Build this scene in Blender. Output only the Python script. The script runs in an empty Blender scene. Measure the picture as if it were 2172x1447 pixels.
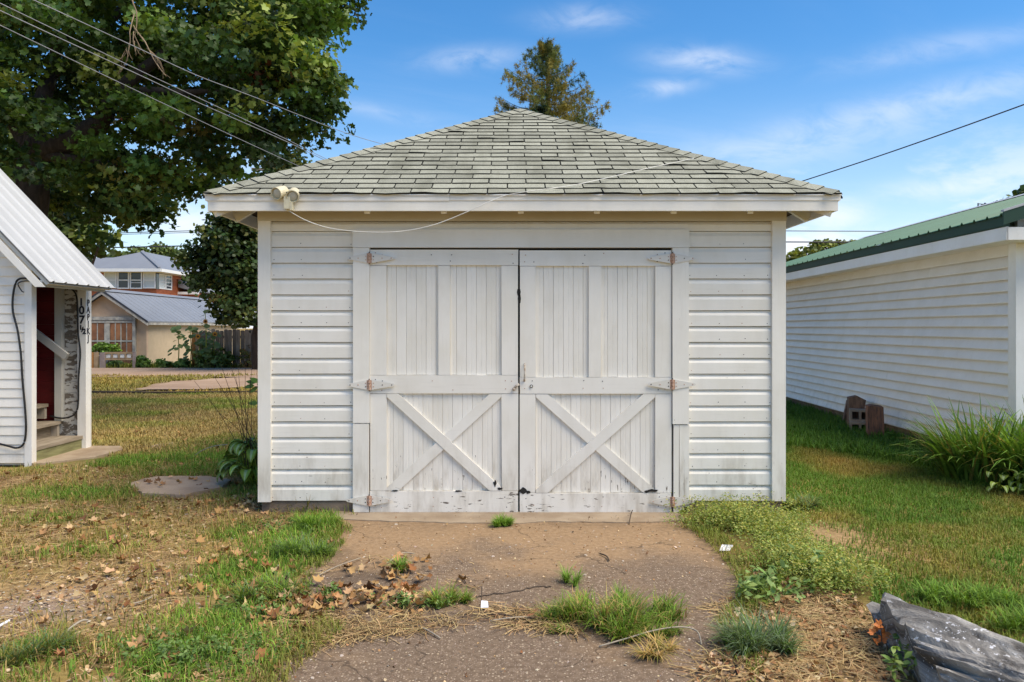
import bpy, math, random
import numpy as np
from mathutils import Vector, Matrix, noise as mnoise

# ------------------------------------------------------------------ camera, sky, sun, exposure
sc = bpy.context.scene
C = sc.collection
F, CX, HY, CH = 1640.0, 1086.0, 695.0, 1.5          # focal length in photo pixels, centre column, horizon row, eye height (m)
cam = bpy.data.objects.new('camera', bpy.data.cameras.new('camera'))
C.objects.link(cam)
cam.location = (0, 0, CH)
cam.rotation_euler = (math.pi / 2, 0, 0)
cam.data.sensor_width = 36.0
cam.data.lens = 36.0 * F / 2172.0
cam.data.shift_y = -(723.5 - HY) / 2172.0
cam.data.clip_start = 0.05
cam.data.clip_end = 3000
sc.camera = cam

SUN = Vector((0.48, -0.22, 0.85)).normalized()
SKY_STRENGTH = 0.15
SUN_STRENGTH = 4.1
SUN_ANGLE = 48
EXPOSURE = 0.48
world = bpy.data.worlds.new('World')
sc.world = world
world.use_nodes = True

sun = bpy.data.objects.new('sun', bpy.data.lights.new('sun', 'SUN'))
C.objects.link(sun)
sun.data.energy = SUN_STRENGTH
sun.data.angle = math.radians(SUN_ANGLE)
sun.data.color = (1.0, 0.88, 0.68)
sun.rotation_euler = SUN.to_track_quat('Z', 'Y').to_euler()
sun.location = (6, -4, 12)
sc.view_settings.view_transform = 'Standard'
sc.view_settings.look = 'None'
sc.view_settings.gamma = 1
sc.view_settings.exposure = EXPOSURE
sc.view_settings.use_curve_mapping = False
sc.cycles.max_bounces = 6
sc.cycles.diffuse_bounces = 3
sc.cycles.transparent_max_bounces = 8

# ------------------------------------------------------------------ helpers
R = random.Random(11)
rng = np.random.default_rng(11)

def P(u, v, Y):
    return Vector(((u - CX) / F * Y, Y, CH + (HY - v) / F * Y))

def G(u, v, z=0.0):
    Y = F * (CH - z) / (v - HY)
    return Vector(((u - CX) / F * Y, Y, z))

class Nodes:
    def __init__(s, tree):
        s.t = tree
    def n(s, kind, ins=None, **props):
        nd = s.t.nodes.new(kind)
        for k, v in props.items():
            setattr(nd, k, v)
        for k, v in (ins or {}).items():
            s.set(nd, k, v)
        return nd
    def set(s, nd, k, v):
        if isinstance(v, bpy.types.NodeSocket):
            s.t.links.new(v, nd.inputs[k])
        elif isinstance(v, bpy.types.Node):
            s.t.links.new(v.outputs[0], nd.inputs[k])
        else:
            if isinstance(v, (tuple, list)) and len(v) == 3 and nd.inputs[k].type == 'RGBA':
                v = (*v, 1)
            nd.inputs[k].default_value = v
    def math(s, op, a, b=0.0, clamp=False):
        return s.n('ShaderNodeMath', {0: a, 1: b}, operation=op, use_clamp=clamp).outputs[0]
    def mix(s, f, a, b, mode='MIX'):
        nd = s.n('ShaderNodeMix', None, data_type='RGBA', blend_type=mode)
        s.set(nd, 0, f); s.set(nd, 6, a); s.set(nd, 7, b)
        return nd.outputs[2]
    def ramp(s, f, lo, hi):
        nd = s.n('ShaderNodeMapRange', {0: f, 1: lo, 2: hi, 3: 0.0, 4: 1.0}, interpolation_type='SMOOTHSTEP')
        return nd.outputs[0]
    def noise(s, vec, scale, detail=3, rough=0.55, dist=0.0):
        nd = s.n('ShaderNodeTexNoise', {'Vector': vec, 'Scale': scale, 'Detail': detail, 'Roughness': rough, 'Distortion': dist})
        return nd.outputs[0]
    def scl(s, vec, v):
        nd = s.n('ShaderNodeVectorMath', {0: vec, 1: v}, operation='MULTIPLY')
        return nd.outputs[0]
    def add(s, a, b):
        return s.n('ShaderNodeVectorMath', {0: a, 1: b}, operation='ADD').outputs[0]
    def pos(s):
        return s.n('ShaderNodeNewGeometry').outputs['Position']
    def obj(s):
        return s.n('ShaderNodeTexCoord').outputs['Object']
    def rnd(s):
        return s.n('ShaderNodeObjectInfo').outputs['Random']
    def sep(s, v):
        return s.n('ShaderNodeSeparateXYZ', {0: v}).outputs
    def bump(s, h, strength, dist=0.01):
        return s.n('ShaderNodeBump', {'Height': h, 'Strength': strength, 'Distance': dist}).outputs[0]

MATS = {}
def newmat(name):
    m = bpy.data.materials.new(name)
    m.use_nodes = True
    m.node_tree.nodes.clear()
    N = Nodes(m.node_tree)
    out = N.n('ShaderNodeOutputMaterial')
    b = N.n('ShaderNodeBsdfPrincipled')
    m.node_tree.links.new(b.outputs[0], out.inputs[0])
    MATS[name] = m
    return m, N, b, out

# world: physical sky with thin high cloud
def build_world():
    nt = world.node_tree
    nt.nodes.clear()
    N = Nodes(nt)
    sky = N.n('ShaderNodeTexSky', None, sky_type='NISHITA', sun_disc=False)
    sky.sun_elevation = math.asin(SUN.z)
    sky.sun_rotation = math.atan2(SUN.x, SUN.y)
    sky.air_density = 1.0
    sky.dust_density = 0.4
    sky.ozone_density = 2.0
    d = N.n('ShaderNodeTexCoord').outputs['Generated']
    x, y, z = N.sep(d)
    zz = N.math('ADD', N.math('MAXIMUM', z, 0.0), 0.10)
    plane = N.n('ShaderNodeCombineXYZ', {0: N.math('DIVIDE', x, zz), 1: N.math('DIVIDE', y, zz)}).outputs[0]
    rot = N.n('ShaderNodeVectorRotate', {'Vector': plane, 'Angle': math.radians(-24)}, rotation_type='Z_AXIS').outputs[0]
    str1 = N.noise(N.scl(rot, (0.34, 1.3, 1)), 0.9, 7, 0.60, 0.5)
    str2 = N.noise(N.scl(rot, (0.9, 2.6, 1)), 1.7, 6, 0.62, 0.3)
    wisp = N.math('MULTIPLY', N.ramp(str1, 0.44, 0.78), N.ramp(str2, 0.30, 0.70))
    # thin veil towards the horizon and low heaped cloud along it
    veil = N.n('ShaderNodeMapRange', {0: z, 1: 0.0, 2: 0.34, 3: 0.40, 4: 0.0}, interpolation_type='SMOOTHSTEP').outputs[0]
    low = N.noise(N.scl(d, (5.0, 5.0, 13.0)), 1.3, 6, 0.6, 0.2)
    lowband = N.math('MULTIPLY', N.ramp(low, 0.47, 0.66), N.n('ShaderNodeMapRange', {0: z, 1: 0.11, 2: 0.24, 3: 1.0, 4: 0.0}).outputs[0])
    # named wisps: small feathered cirrus puffs
    yy = N.math('MAXIMUM', y, 0.05)
    px = N.math('DIVIDE', x, yy)
    pz = N.math('DIVIDE', z, yy)
    fn = N.noise(N.n('ShaderNodeCombineXYZ', {0: N.math('MULTIPLY', px, 7.0), 1: N.math('MULTIPLY', pz, 16.0)}).outputs[0], 1.6, 6, 0.62, 0.6)
    front = N.ramp(y, 0.1, 0.3)
    tot = None
    for (u, v, ru, rv, ang, k) in ((1240, 38, 120, 32, 2, .55), (1000, 124, 130, 30, 4, .55), (1495, 128, 130, 34, -3, .75), (1410, 186, 90, 22, 8, .6),
                                   (1900, 235, 620, 45, 13, .55), (1700, 300, 560, 60, 12, .45), (2070, 390, 270, 30, 6, .75), (1760, 455, 110, 50, 0, .9),
                                   (820, 240, 180, 20, -12, .3), (390, 470, 120, 50, 0, .9), (2000, 100, 300, 34, 10, .35), (1750, 500, 190, 30, 0, .85)):
        a = math.radians(ang); ca, sa = math.cos(a), math.sin(a)
        dx = N.math('SUBTRACT', px, (u - CX) / F); dz = N.math('SUBTRACT', pz, (HY - v) / F)
        p = N.math('ADD', N.math('MULTIPLY', dx, ca * F / ru), N.math('MULTIPLY', dz, sa * F / ru))
        q = N.math('ADD', N.math('MULTIPLY', dx, -sa * F / rv), N.math('MULTIPLY', dz, ca * F / rv))
        r2 = N.math('ADD', N.math('MULTIPLY', p, p), N.math('MULTIPLY', q, q))
        g = N.math('MULTIPLY', N.math('EXPONENT', N.math('MULTIPLY', r2, -1.6)), k * 0.72)
        tot = g if tot is None else N.math('MAXIMUM', tot, g)
    tot = N.math('MULTIPLY', N.math('MULTIPLY', tot, N.ramp(fn, 0.22, 0.68)), front)
    f = N.math('ADD', N.math('ADD', N.math('MULTIPLY', wisp, 0.16), veil), N.math('MAXIMUM', tot, N.math('MULTIPLY', lowband, 0.75)), True)
    f = N.math('MULTIPLY', f, 0.92)
    hs = N.n('ShaderNodeHueSaturation', {'Saturation': 1.36, 'Value': 0.93, 'Color': sky.outputs[0]})
    colr = N.mix(f, hs.outputs[0], (5.0, 5.2, 5.6))
    bg = N.n('ShaderNodeBackground', {'Color': colr, 'Strength': SKY_STRENGTH})
    out = N.n('ShaderNodeOutputWorld')
    nt.links.new(bg.outputs[0], out.inputs[0])
build_world()

# ------------------------------------------------------------------ mesh building
WM = {}
def place(o, parent=None):
    C.objects.link(o)
    if parent is not None:
        o.parent = parent
        o.matrix_parent_inverse = WM.get(parent, Matrix()).inverted()
    return o

class MB:
    """collects faces; build() links them as one mesh object"""
    def __init__(s):
        s.v, s.f, s.m = [], [], []
    def add(s, vs, fs, m=0):
        b = len(s.v)
        s.v += [tuple(p) for p in vs]
        s.f += [tuple(b + i for i in f) for f in fs]
        s.m += [m] * len(fs)
        return s
    def box(s, x0, x1, y0, y1, z0, z1, m=0):
        return s.add([(x0, y0, z0), (x1, y0, z0), (x1, y1, z0), (x0, y1, z0), (x0, y0, z1), (x1, y0, z1), (x1, y1, z1), (x0, y1, z1)],
                     [(0, 3, 2, 1), (4, 5, 6, 7), (0, 1, 5, 4), (1, 2, 6, 5), (2, 3, 7, 6), (3, 0, 4, 7)], m)
    def prism(s, poly, off, m=0):
        poly = [Vector(p) for p in poly]; off = Vector(off); n = len(poly)
        vs = poly + [p + off for p in poly]
        fs = [tuple(reversed(range(n))), tuple(range(n, 2 * n))] + [(i, (i + 1) % n, n + (i + 1) % n, n + i) for i in range(n)]
        return s.add(vs, fs, m)
    def beam(s, a, b, w, h, up=(0, 0, 1), m=0):
        a, b = Vector(a), Vector(b); d = (b - a).normalized(); up = Vector(up)
        sx = d.cross(up).normalized() * (w / 2); uz = sx.cross(d).normalized() * (h / 2)
        q = [a - sx - uz, a + sx - uz, a + sx + uz, a - sx + uz]
        return s.prism(q, b - a, m)
    def tube(s, pts, r, n=6, m=0, cap=True):
        pts = [Vector(p) for p in pts]; rs = r if isinstance(r, (list, tuple)) else [r] * len(pts)
        vs, fs = [], []
        ref = Vector((0.13, 0.21, 0.97))
        for i, p in enumerate(pts):
            t = (pts[min(i + 1, len(pts) - 1)] - pts[max(i - 1, 0)]).normalized()
            if abs(t.dot(ref)) > 0.95: rf = Vector((1, 0.1, 0))
            else: rf = ref
            a = t.cross(rf).normalized(); b = t.cross(a)
            for k in range(n):
                an = 2 * math.pi * k / n
                vs.append(p + (a * math.cos(an) + b * math.sin(an)) * rs[i])
        for i in range(len(pts) - 1):
            for k in range(n):
                k2 = (k + 1) % n
                fs.append((i * n + k, i * n + k2, (i + 1) * n + k2, (i + 1) * n + k))
        if cap:
            fs.append(tuple(reversed(range(n)))); fs.append(tuple(range((len(pts) - 1) * n, len(pts) * n)))
        return s.add(vs, fs, m)
    def lathe(s, prof, origin, axis, n=16, m=0):
        axis = Vector(axis).normalized(); o = Vector(origin)
        a = axis.orthogonal().normalized(); b = axis.cross(a)
        vs, fs = [], []
        for (r, h) in prof:
            for k in range(n):
                an = 2 * math.pi * k / n
                vs.append(o + axis * h + (a * math.cos(an) + b * math.sin(an)) * r)
        for i in range(len(prof) - 1):
            for k in range(n):
                k2 = (k + 1) % n
                fs.append((i * n + k, i * n + k2, (i + 1) * n + k2, (i + 1) * n + k))
        fs.append(tuple(reversed(range(n)))); fs.append(tuple(range((len(prof) - 1) * n, len(prof) * n)))
        return s.add(vs, fs, m)
    def build(s, name, mats, parent=None, smooth=False):
        me = bpy.data.meshes.new(name)
        me.from_pydata(s.v, [], s.f)
        if not isinstance(mats, (list, tuple)): mats = [mats]
        for m in mats: me.materials.append(MATS[m])
        if len(mats) > 1: me.polygons.foreach_set('material_index', s.m)
        if smooth: me.polygons.foreach_set('use_smooth', [True] * len(s.f))
        me.update()
        o = bpy.data.objects.new(name, me)
        return place(o, parent)

def tag(o, label, cat=None, group=None, kind=None):
    if label: o['label'] = label
    if cat: o['category'] = cat
    if group: o['group'] = group
    if kind: o['kind'] = kind
    return o

def thing(name, label, cat, loc=(0, 0, 0), group=None):
    o = bpy.data.objects.new(name, None)
    C.objects.link(o); o.location = loc; o.empty_display_size = 0.2
    WM[o] = Matrix.Translation(Vector(loc))
    return tag(o, label, cat, group)

def npmesh(name, V, T, mat, colr=None, parent=None, smooth=False):
    """V (n,3), T (m,k) all faces same size"""
    me = bpy.data.meshes.new(name)
    m, k = T.shape
    me.vertices.add(len(V)); me.vertices.foreach_set('co', np.ascontiguousarray(V, dtype=np.float32).ravel())
    me.loops.add(m * k); me.loops.foreach_set('vertex_index', np.ascontiguousarray(T, dtype=np.int32).ravel())
    me.polygons.add(m)
    me.polygons.foreach_set('loop_start', np.arange(0, m * k, k, dtype=np.int32))
    me.polygons.foreach_set('loop_total', np.full(m, k, dtype=np.int32))
    if smooth: me.polygons.foreach_set('use_smooth', np.ones(m, dtype=bool))
    me.update(calc_edges=True)
    if colr is not None:
        at = me.color_attributes.new('col', 'FLOAT_COLOR', 'POINT')
        at.data.foreach_set('color', np.ascontiguousarray(np.c_[colr, np.ones(len(colr))], dtype=np.float32).ravel())
    me.materials.append(MATS[mat])
    o = bpy.data.objects.new(name, me)
    return place(o, parent)

def vnoise(x, y, scale, seed=0):
    x = np.asarray(x) / scale; y = np.asarray(y) / scale
    xi = np.floor(x).astype(np.int64); yi = np.floor(y).astype(np.int64)
    fx = x - xi; fy = y - yi; fx = fx * fx * (3 - 2 * fx); fy = fy * fy * (3 - 2 * fy)
    def h(a, b):
        n = (a * 374761393 + b * 668265263 + seed * 1274126177) & 0x7fffffff
        n = ((n ^ (n >> 13)) * 1274126177) & 0x7fffffff
        return ((n ^ (n >> 16)) & 0xffff) / 65535.0
    return (h(xi, yi) * (1 - fx) + h(xi + 1, yi) * fx) * (1 - fy) + (h(xi, yi + 1) * (1 - fx) + h(xi + 1, yi + 1) * fx) * fy

def fbm(x, y, scale, seed=0):
    return 0.55 * vnoise(x, y, scale, seed) + 0.3 * vnoise(x, y, scale * 0.45, seed + 1) + 0.15 * vnoise(x, y, scale * 0.2, seed + 2)

def inpoly(x, y, poly):
    c = np.zeros(len(x), bool); n = len(poly)
    for i in range(n):
        x0, y0 = poly[i]; x1, y1 = poly[(i + 1) % n]
        if y0 == y1: continue
        k = ((y0 > y) != (y1 > y)) & (x < (x1 - x0) * (y - y0) / (y1 - y0) + x0)
        c ^= k
    return c

def gpoly(px):
    return [(G(u, v).x, G(u, v).y) if v > 720 else None for u, v in px]

def scatter(poly, dens):
    xs = [p[0] for p in poly]; ys = [p[1] for p in poly]
    n = int(dens * (max(xs) - min(xs)) * (max(ys) - min(ys)))
    x = rng.uniform(min(xs), max(xs), n); y = rng.uniform(min(ys), max(ys), n)
    k = inpoly(x, y, poly)
    return x[k], y[k]

# ------------------------------------------------------------------ materials
def paint(name, base, axis='X', chips=1.0, rough=0.55, dirt=1.0, bare=(0.16, 0.13, 0.10)):
    m, N, b, o = newmat(name)
    p = N.pos(); r = N.rnd()
    off = N.n('ShaderNodeCombineXYZ', {0: N.math('MULTIPLY', r, 37.0), 1: N.math('MULTIPLY', r, 11.0), 2: N.math('MULTIPLY', r, 23.0)}).outputs[0]
    q = N.add(p, off)
    st = {'X': (2.0, 40, 40), 'Y': (40, 2.0, 40), 'Z': (40, 40, 2.0), 'N': (14, 14, 14)}[axis]
    sg = {'X': (11.0, 52, 52), 'Y': (52, 11.0, 52), 'Z': (52, 52, 11.0), 'N': (26, 26, 26)}[axis]
    grain = N.noise(N.scl(q, st), 1.6, 4, 0.6)
    blot = N.noise(q, 2.2, 4, 0.6)
    z = N.sep(p)[2]
    low = N.n('ShaderNodeMapRange', {0: z, 1: 0.0, 2: 0.75, 3: 1.0, 4: 0.0}, interpolation_type='SMOOTHSTEP').outputs[0]
    c = N.mix(N.ramp(blot, 0.35, 0.7), base, tuple(x * y for x, y in zip(base, (0.93, 0.92, 0.89))))
    c = N.mix(N.math('MULTIPLY', N.ramp(grain, 0.55, 0.8), 0.16), c, (0.45, 0.41, 0.34))
    c = N.mix(N.math('MULTIPLY', N.math('SUBTRACT', r, 0.5), 0.10), c, (0.5, 0.48, 0.44))
    dn = N.noise(N.scl(q, (6, 6, 1.5)), 1.3, 5, 0.65)
    c = N.mix(N.math('MULTIPLY', N.math('MULTIPLY', N.ramp(dn, 0.42, 0.75), N.math('ADD', low, 0.14)), 0.55 * dirt), c, (0.33, 0.27, 0.19))
    ch = N.noise(N.scl(q, sg), 1.2, 6, 0.62, 0.2)
    thr = N.math('SUBTRACT', 0.725, N.math('MULTIPLY', N.math('MULTIPLY', low, N.ramp(N.noise(q, 5.0, 3, 0.6), 0.42, 0.62)), 0.15))
    chip = N.math('MULTIPLY', N.math('MULTIPLY', N.math('SUBTRACT', ch, thr), 40.0, True), chips, True)
    c = N.mix(chip, c, bare)
    N.set(b, 'Base Color', c)
    N.set(b, 'Roughness', rough)
    h = N.math('SUBTRACT', N.math('MULTIPLY', grain, 0.5), N.math('MULTIPLY', chip, 0.6))
    N.set(b, 'Normal', N.bump(h, 0.35, 0.004))
    return m

W = (0.86, 0.815, 0.735)
paint('white_board', W, 'X')
paint('white_upright', W, 'Z', 1.1)
paint('white_plank', W, 'Z', 1.2, dirt=1.5)
paint('white_depth', W, 'Y', 0.5)
paint('eave_shade_white', (0.60, 0.53, 0.42), 'X', 0.5)  # frieze white, darkened and browned so the eave shade is in the colour
paint('trim_white', (0.85, 0.81, 0.735), 'X', 0.35)
paint('hinge_paint', (0.74, 0.70, 0.63), 'N', 1.0, 0.5, 1.0, (0.33, 0.15, 0.07))
paint('metal_paint', (0.76, 0.75, 0.72), 'N', 0.5, 0.45)
paint('vinyl', (0.87, 0.83, 0.765), 'N', 0.0, 0.45, 0.55)
paint('vinyl_trim', (0.84, 0.83, 0.81), 'N', 0.0, 0.4, 0.4)
paint('old_white', (0.62, 0.61, 0.57), 'Z', 1.2, 0.7, 1.2)
paint('porch_grey', (0.42, 0.37, 0.31), 'Y', 1.2, 0.75, 1.0, (0.15, 0.12, 0.09))

def peeling():
    m, N, b, o = newmat('peeling_paint')
    p = N.pos()
    n = N.noise(N.scl(p, (9, 9, 22)), 1.0, 5, 0.6, 0.3)
    g = N.noise(N.scl(p, (4, 4, 60)), 1.5, 4)
    c = N.mix(N.ramp(n, 0.49, 0.53), (0.60, 0.58, 0.54), N.mix(g, (0.10, 0.08, 0.06), (0.26, 0.22, 0.18)))
    N.set(b, 'Base Color', c); N.set(b, 'Roughness', 0.8)
    N.set(b, 'Normal', N.bump(N.ramp(n, 0.49, 0.53), 0.5, -0.004))
peeling()

def simple(name, col, rough=0.6, var=0.12, scale=6.0, metallic=0.0, bump=0.0, bscale=40.0, col2=None, rnd=0.0, squash=(1, 1, 1)):
    m, N, b, o = newmat(name)
    p = N.scl(N.pos(), squash)
    n = N.noise(p, scale, 5, 0.6)
    c2 = col2 or tuple(x * (1 - 2.2 * var) for x in col)
    c = N.mix(N.ramp(n, 0.3, 0.7), col, c2)
    if rnd:
        rv = N.math('ADD', N.math('MULTIPLY', N.rnd(), 2 * rnd), 1 - rnd)
        c = N.mix(1.0, c, N.n('ShaderNodeCombineXYZ', {0: rv, 1: rv, 2: rv}).outputs[0], 'MULTIPLY')
    N.set(b, 'Base Color', c); N.set(b, 'Roughness', rough); N.set(b, 'Metallic', metallic)
    if bump:
        N.set(b, 'Normal', N.bump(N.noise(p, bscale, 4, 0.6), bump, 0.01))
    return m

simple('soffit_wood', (0.17, 0.115, 0.07), 0.9, scale=4, col2=(0.09, 0.06, 0.04), squash=(1, 6, 1))
simple('dark_gap', (0.018, 0.016, 0.014), 0.9)
simple('underlay', (0.022, 0.024, 0.022), 0.95)
simple('rust', (0.36, 0.15, 0.07), 0.8, col2=(0.62, 0.46, 0.36), scale=90, bump=0.3)
simple('screw_dark', (0.06, 0.05, 0.045), 0.6)
simple('hasp', (0.62, 0.57, 0.5), 0.5, scale=50, col2=(0.35, 0.24, 0.15))
simple('lamp_cream', (0.66, 0.60, 0.42), 0.4, scale=30, var=0.08)
simple('lamp_lens', (0.55, 0.54, 0.47), 0.15, scale=40, var=0.06)
simple('cable_white', (0.75, 0.74, 0.70), 0.5)
simple('cable_black', (0.014, 0.014, 0.016), 0.4)
simple('wire_grey', (0.30, 0.30, 0.32), 0.5)
simple('wire_dark', (0.04, 0.04, 0.05), 0.5)
simple('concrete', (0.38, 0.295, 0.205), 0.9, scale=3.5, col2=(0.27, 0.195, 0.125), bump=0.4, bscale=70)
simple('slab_concrete', (0.42, 0.31, 0.215), 0.9, scale=3, col2=(0.31, 0.22, 0.15), bump=0.5, bscale=80)
simple('foundation', (0.24, 0.18, 0.13), 0.9, scale=5, col2=(0.15, 0.11, 0.08), bump=0.5)
simple('block_concrete', (0.36, 0.30, 0.23), 0.95, scale=8, col2=(0.26, 0.20, 0.15), bump=0.6, bscale=90)
simple('block_foundation', (0.25, 0.19, 0.13), 0.95, scale=4, col2=(0.15, 0.10, 0.06), bump=0.5, bscale=50)
simple('old_timber', (0.23, 0.13, 0.08), 0.85, scale=9, col2=(0.10, 0.06, 0.04), squash=(5, 5, 0.8), bump=0.5, bscale=20)
simple('red_timber', (0.30, 0.13, 0.065), 0.8, scale=9, col2=(0.12, 0.06, 0.04), squash=(5, 5, 0.6), bump=0.4, bscale=20)
simple('green_metal', (0.065, 0.185, 0.115), 0.55, scale=1.2, var=0.08)
simple('green_trim', (0.004, 0.045, 0.024), 0.6, scale=3, var=0.1)
simple('white_metal', (0.45, 0.465, 0.485), 0.5, scale=1.0, var=0.05)
simple('step_wood', (0.36, 0.30, 0.23), 0.8, scale=4, col2=(0.22, 0.18, 0.13), squash=(6, 0.8, 6), bump=0.4, bscale=14)
simple('mossy_wood', (0.27, 0.27, 0.12), 0.85, scale=4, col2=(0.17, 0.16, 0.07), squash=(6, 0.8, 6), bump=0.3, bscale=14)
simple('red_wall', (0.165, 0.012, 0.014), 0.45, scale=2.5, col2=(0.10, 0.008, 0.010), squash=(1, 1, 3))
simple('letter_black', (0.015, 0.015, 0.03), 0.5)
simple('stucco', (0.56, 0.41, 0.29), 0.95, scale=2.5, var=0.07, bump=0.5, bscale=14)
simple('stucco_side', (0.56, 0.45, 0.31), 0.95, scale=2.5, var=0.06, bump=0.4, bscale=14)
simple('grey_roof', (0.21, 0.225, 0.255), 0.5, scale=1.0, var=0.05)
simple('roof_edge_dark', (0.035, 0.038, 0.05), 0.5)
simple('weather_trim', (0.50, 0.48, 0.43), 0.8, scale=5, col2=(0.24, 0.24, 0.24), bump=0.3)
simple('board_orange', (0.33, 0.15, 0.07), 0.8, scale=3, col2=(0.18, 0.08, 0.045), rnd=0.25)
simple('cedar', (0.37, 0.105, 0.032), 0.7, scale=2, col2=(0.22, 0.055, 0.02), squash=(1, 1, 5), rnd=0.12)
simple('fence_wood', (0.36, 0.30, 0.25), 0.9, scale=3, col2=(0.19, 0.16, 0.135), squash=(5, 5, 0.6), rnd=0.35)
simple('post_orange', (0.42, 0.20, 0.06), 0.8, scale=3, var=0.1)
simple('planter_wood', (0.36, 0.26, 0.16), 0.85, scale=4, var=0.15, rnd=0.15)
simple('planter_grey', (0.34, 0.28, 0.27), 0.85, scale=4, var=0.12, rnd=0.15)
simple('window_white', (0.75, 0.77, 0.78), 0.5, var=0.03)
simple('blind', (0.58, 0.63, 0.63), 0.6, var=0.04)
simple('glass_dark', (0.035, 0.045, 0.055), 0.08, var=0.1)
simple('bark', (0.070, 0.052, 0.042), 0.95, scale=6, col2=(0.032, 0.024, 0.020), squash=(3, 3, 0.8), bump=0.8, bscale=14)
simple('twig', (0.30, 0.22, 0.14), 0.9, var=0.15)
simple('twig_dark', (0.075, 0.05, 0.032), 0.9, var=0.15)
simple('deadwood', (0.36, 0.31, 0.24), 0.9, var=0.1)
simple('pole_wood', (0.28, 0.22, 0.17), 0.9, scale=5, squash=(4, 4, 0.5))
simple('paper', (0.78, 0.78, 0.82), 0.6, var=0.04)
simple('petal_yellow', (0.62, 0.30, 0.02), 0.6)
simple('seed_brown', (0.07, 0.03, 0.012), 0.9)

def attr_mat(name, rough=0.6, trans=0.25, gloss=0.25, satmul=1.0):
    m, N, b, o = newmat(name)
    a = N.n('ShaderNodeAttribute', attribute_name='col').outputs[0]
    N.set(b, 'Base Color', a); N.set(b, 'Roughness', rough)
    b.inputs['Specular IOR Level'].default_value = gloss
    t = N.n('ShaderNodeBsdfTranslucent', {'Color': N.mix(1.0, a, (1.25, 1.2, 0.6), 'MULTIPLY')})
    mx = N.n('ShaderNodeMixShader', {0: trans})
    m.node_tree.links.new(b.outputs[0], mx.inputs[1]); m.node_tree.links.new(t.outputs[0], mx.inputs[2])
    m.node_tree.links.new(mx.outputs[0], o.inputs[0])
attr_mat('leaf', 0.5, 0.30, 0.35)
attr_mat('grass', 0.6, 0.22, 0.2)
attr_mat('needle', 0.7, 0.15, 0.1)
attr_mat('litter', 0.85, 0.12, 0.1)
attr_mat('stone', 0.9, 0.0, 0.2)

def shingle_mat():
    m, N, b, o = newmat('shingle')
    p = N.pos(); r = N.rnd()
    g = N.noise(p, 210, 2, 0.7)
    s = N.noise(N.scl(p, (4.2, 1.2, 1.2)), 1.1, 6, 0.65)
    c = N.mix(N.ramp(g, 0.30, 0.72), (0.165, 0.170, 0.135), (0.440, 0.440, 0.375))
    c = N.mix(N.math('MULTIPLY', N.ramp(s, 0.42, 0.68), 0.50), c, (0.15, 0.15, 0.115))
    rv = N.math('ADD', N.math('MULTIPLY', r, 0.34), 0.83)
    c = N.mix(1.0, c, N.n('ShaderNodeCombineXYZ', {0: rv, 1: rv, 2: N.math('MULTIPLY', rv, 0.98)}).outputs[0], 'MULTIPLY')
    N.set(b, 'Base Color', c); N.set(b, 'Roughness', 0.95)
    b.inputs['Specular IOR Level'].default_value = 0.15
    N.set(b, 'Normal', N.bump(g, 0.6, 0.004))
shingle_mat()

def ground_mat():
    m, N, b, o = newmat('ground')
    p = N.pos()
    a = N.n('ShaderNodeAttribute', attribute_name='col').outputs['Color']
    sr, sg, sb = N.n('ShaderNodeSeparateColor', {0: a}).outputs[:3]
    n1 = N.noise(p, 1.3, 6, 0.6); n2 = N.noise(p, 26, 5, 0.65); n3 = N.noise(p, 110, 3, 0.6)
    soil = N.mix(N.ramp(n2, 0.3, 0.7), (0.30, 0.185, 0.09), (0.46, 0.31, 0.165))
    soil = N.mix(N.math('MULTIPLY', N.ramp(n3, 0.55, 0.75), 0.5), soil, (0.44, 0.35, 0.24))
    thatch = N.mix(N.ramp(n2, 0.3, 0.7), (0.23, 0.165, 0.055), (0.38, 0.27, 0.095))
    green = N.mix(N.ramp(n2, 0.3, 0.7), (0.05, 0.075, 0.018), (0.11, 0.13, 0.03))
    grav = N.mix(N.ramp(n3, 0.35, 0.7), (0.22, 0.16, 0.13), (0.42, 0.33, 0.27))
    c = N.mix(sr, thatch, soil)
    c = N.mix(sg, c, green)
    c = N.mix(sb, c, grav)
    c = N.mix(N.math('MULTIPLY', N.ramp(n1, 0.35, 0.7), 0.25), c, (0.15, 0.11, 0.06))
    N.set(b, 'Base Color', c); N.set(b, 'Roughness', 0.95)
    b.inputs['Specular IOR Level'].default_value = 0.1
    N.set(b, 'Normal', N.bump(N.math('ADD', n2, N.math('MULTIPLY', n3, 0.5)), 0.7, 0.02))
ground_mat()

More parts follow.
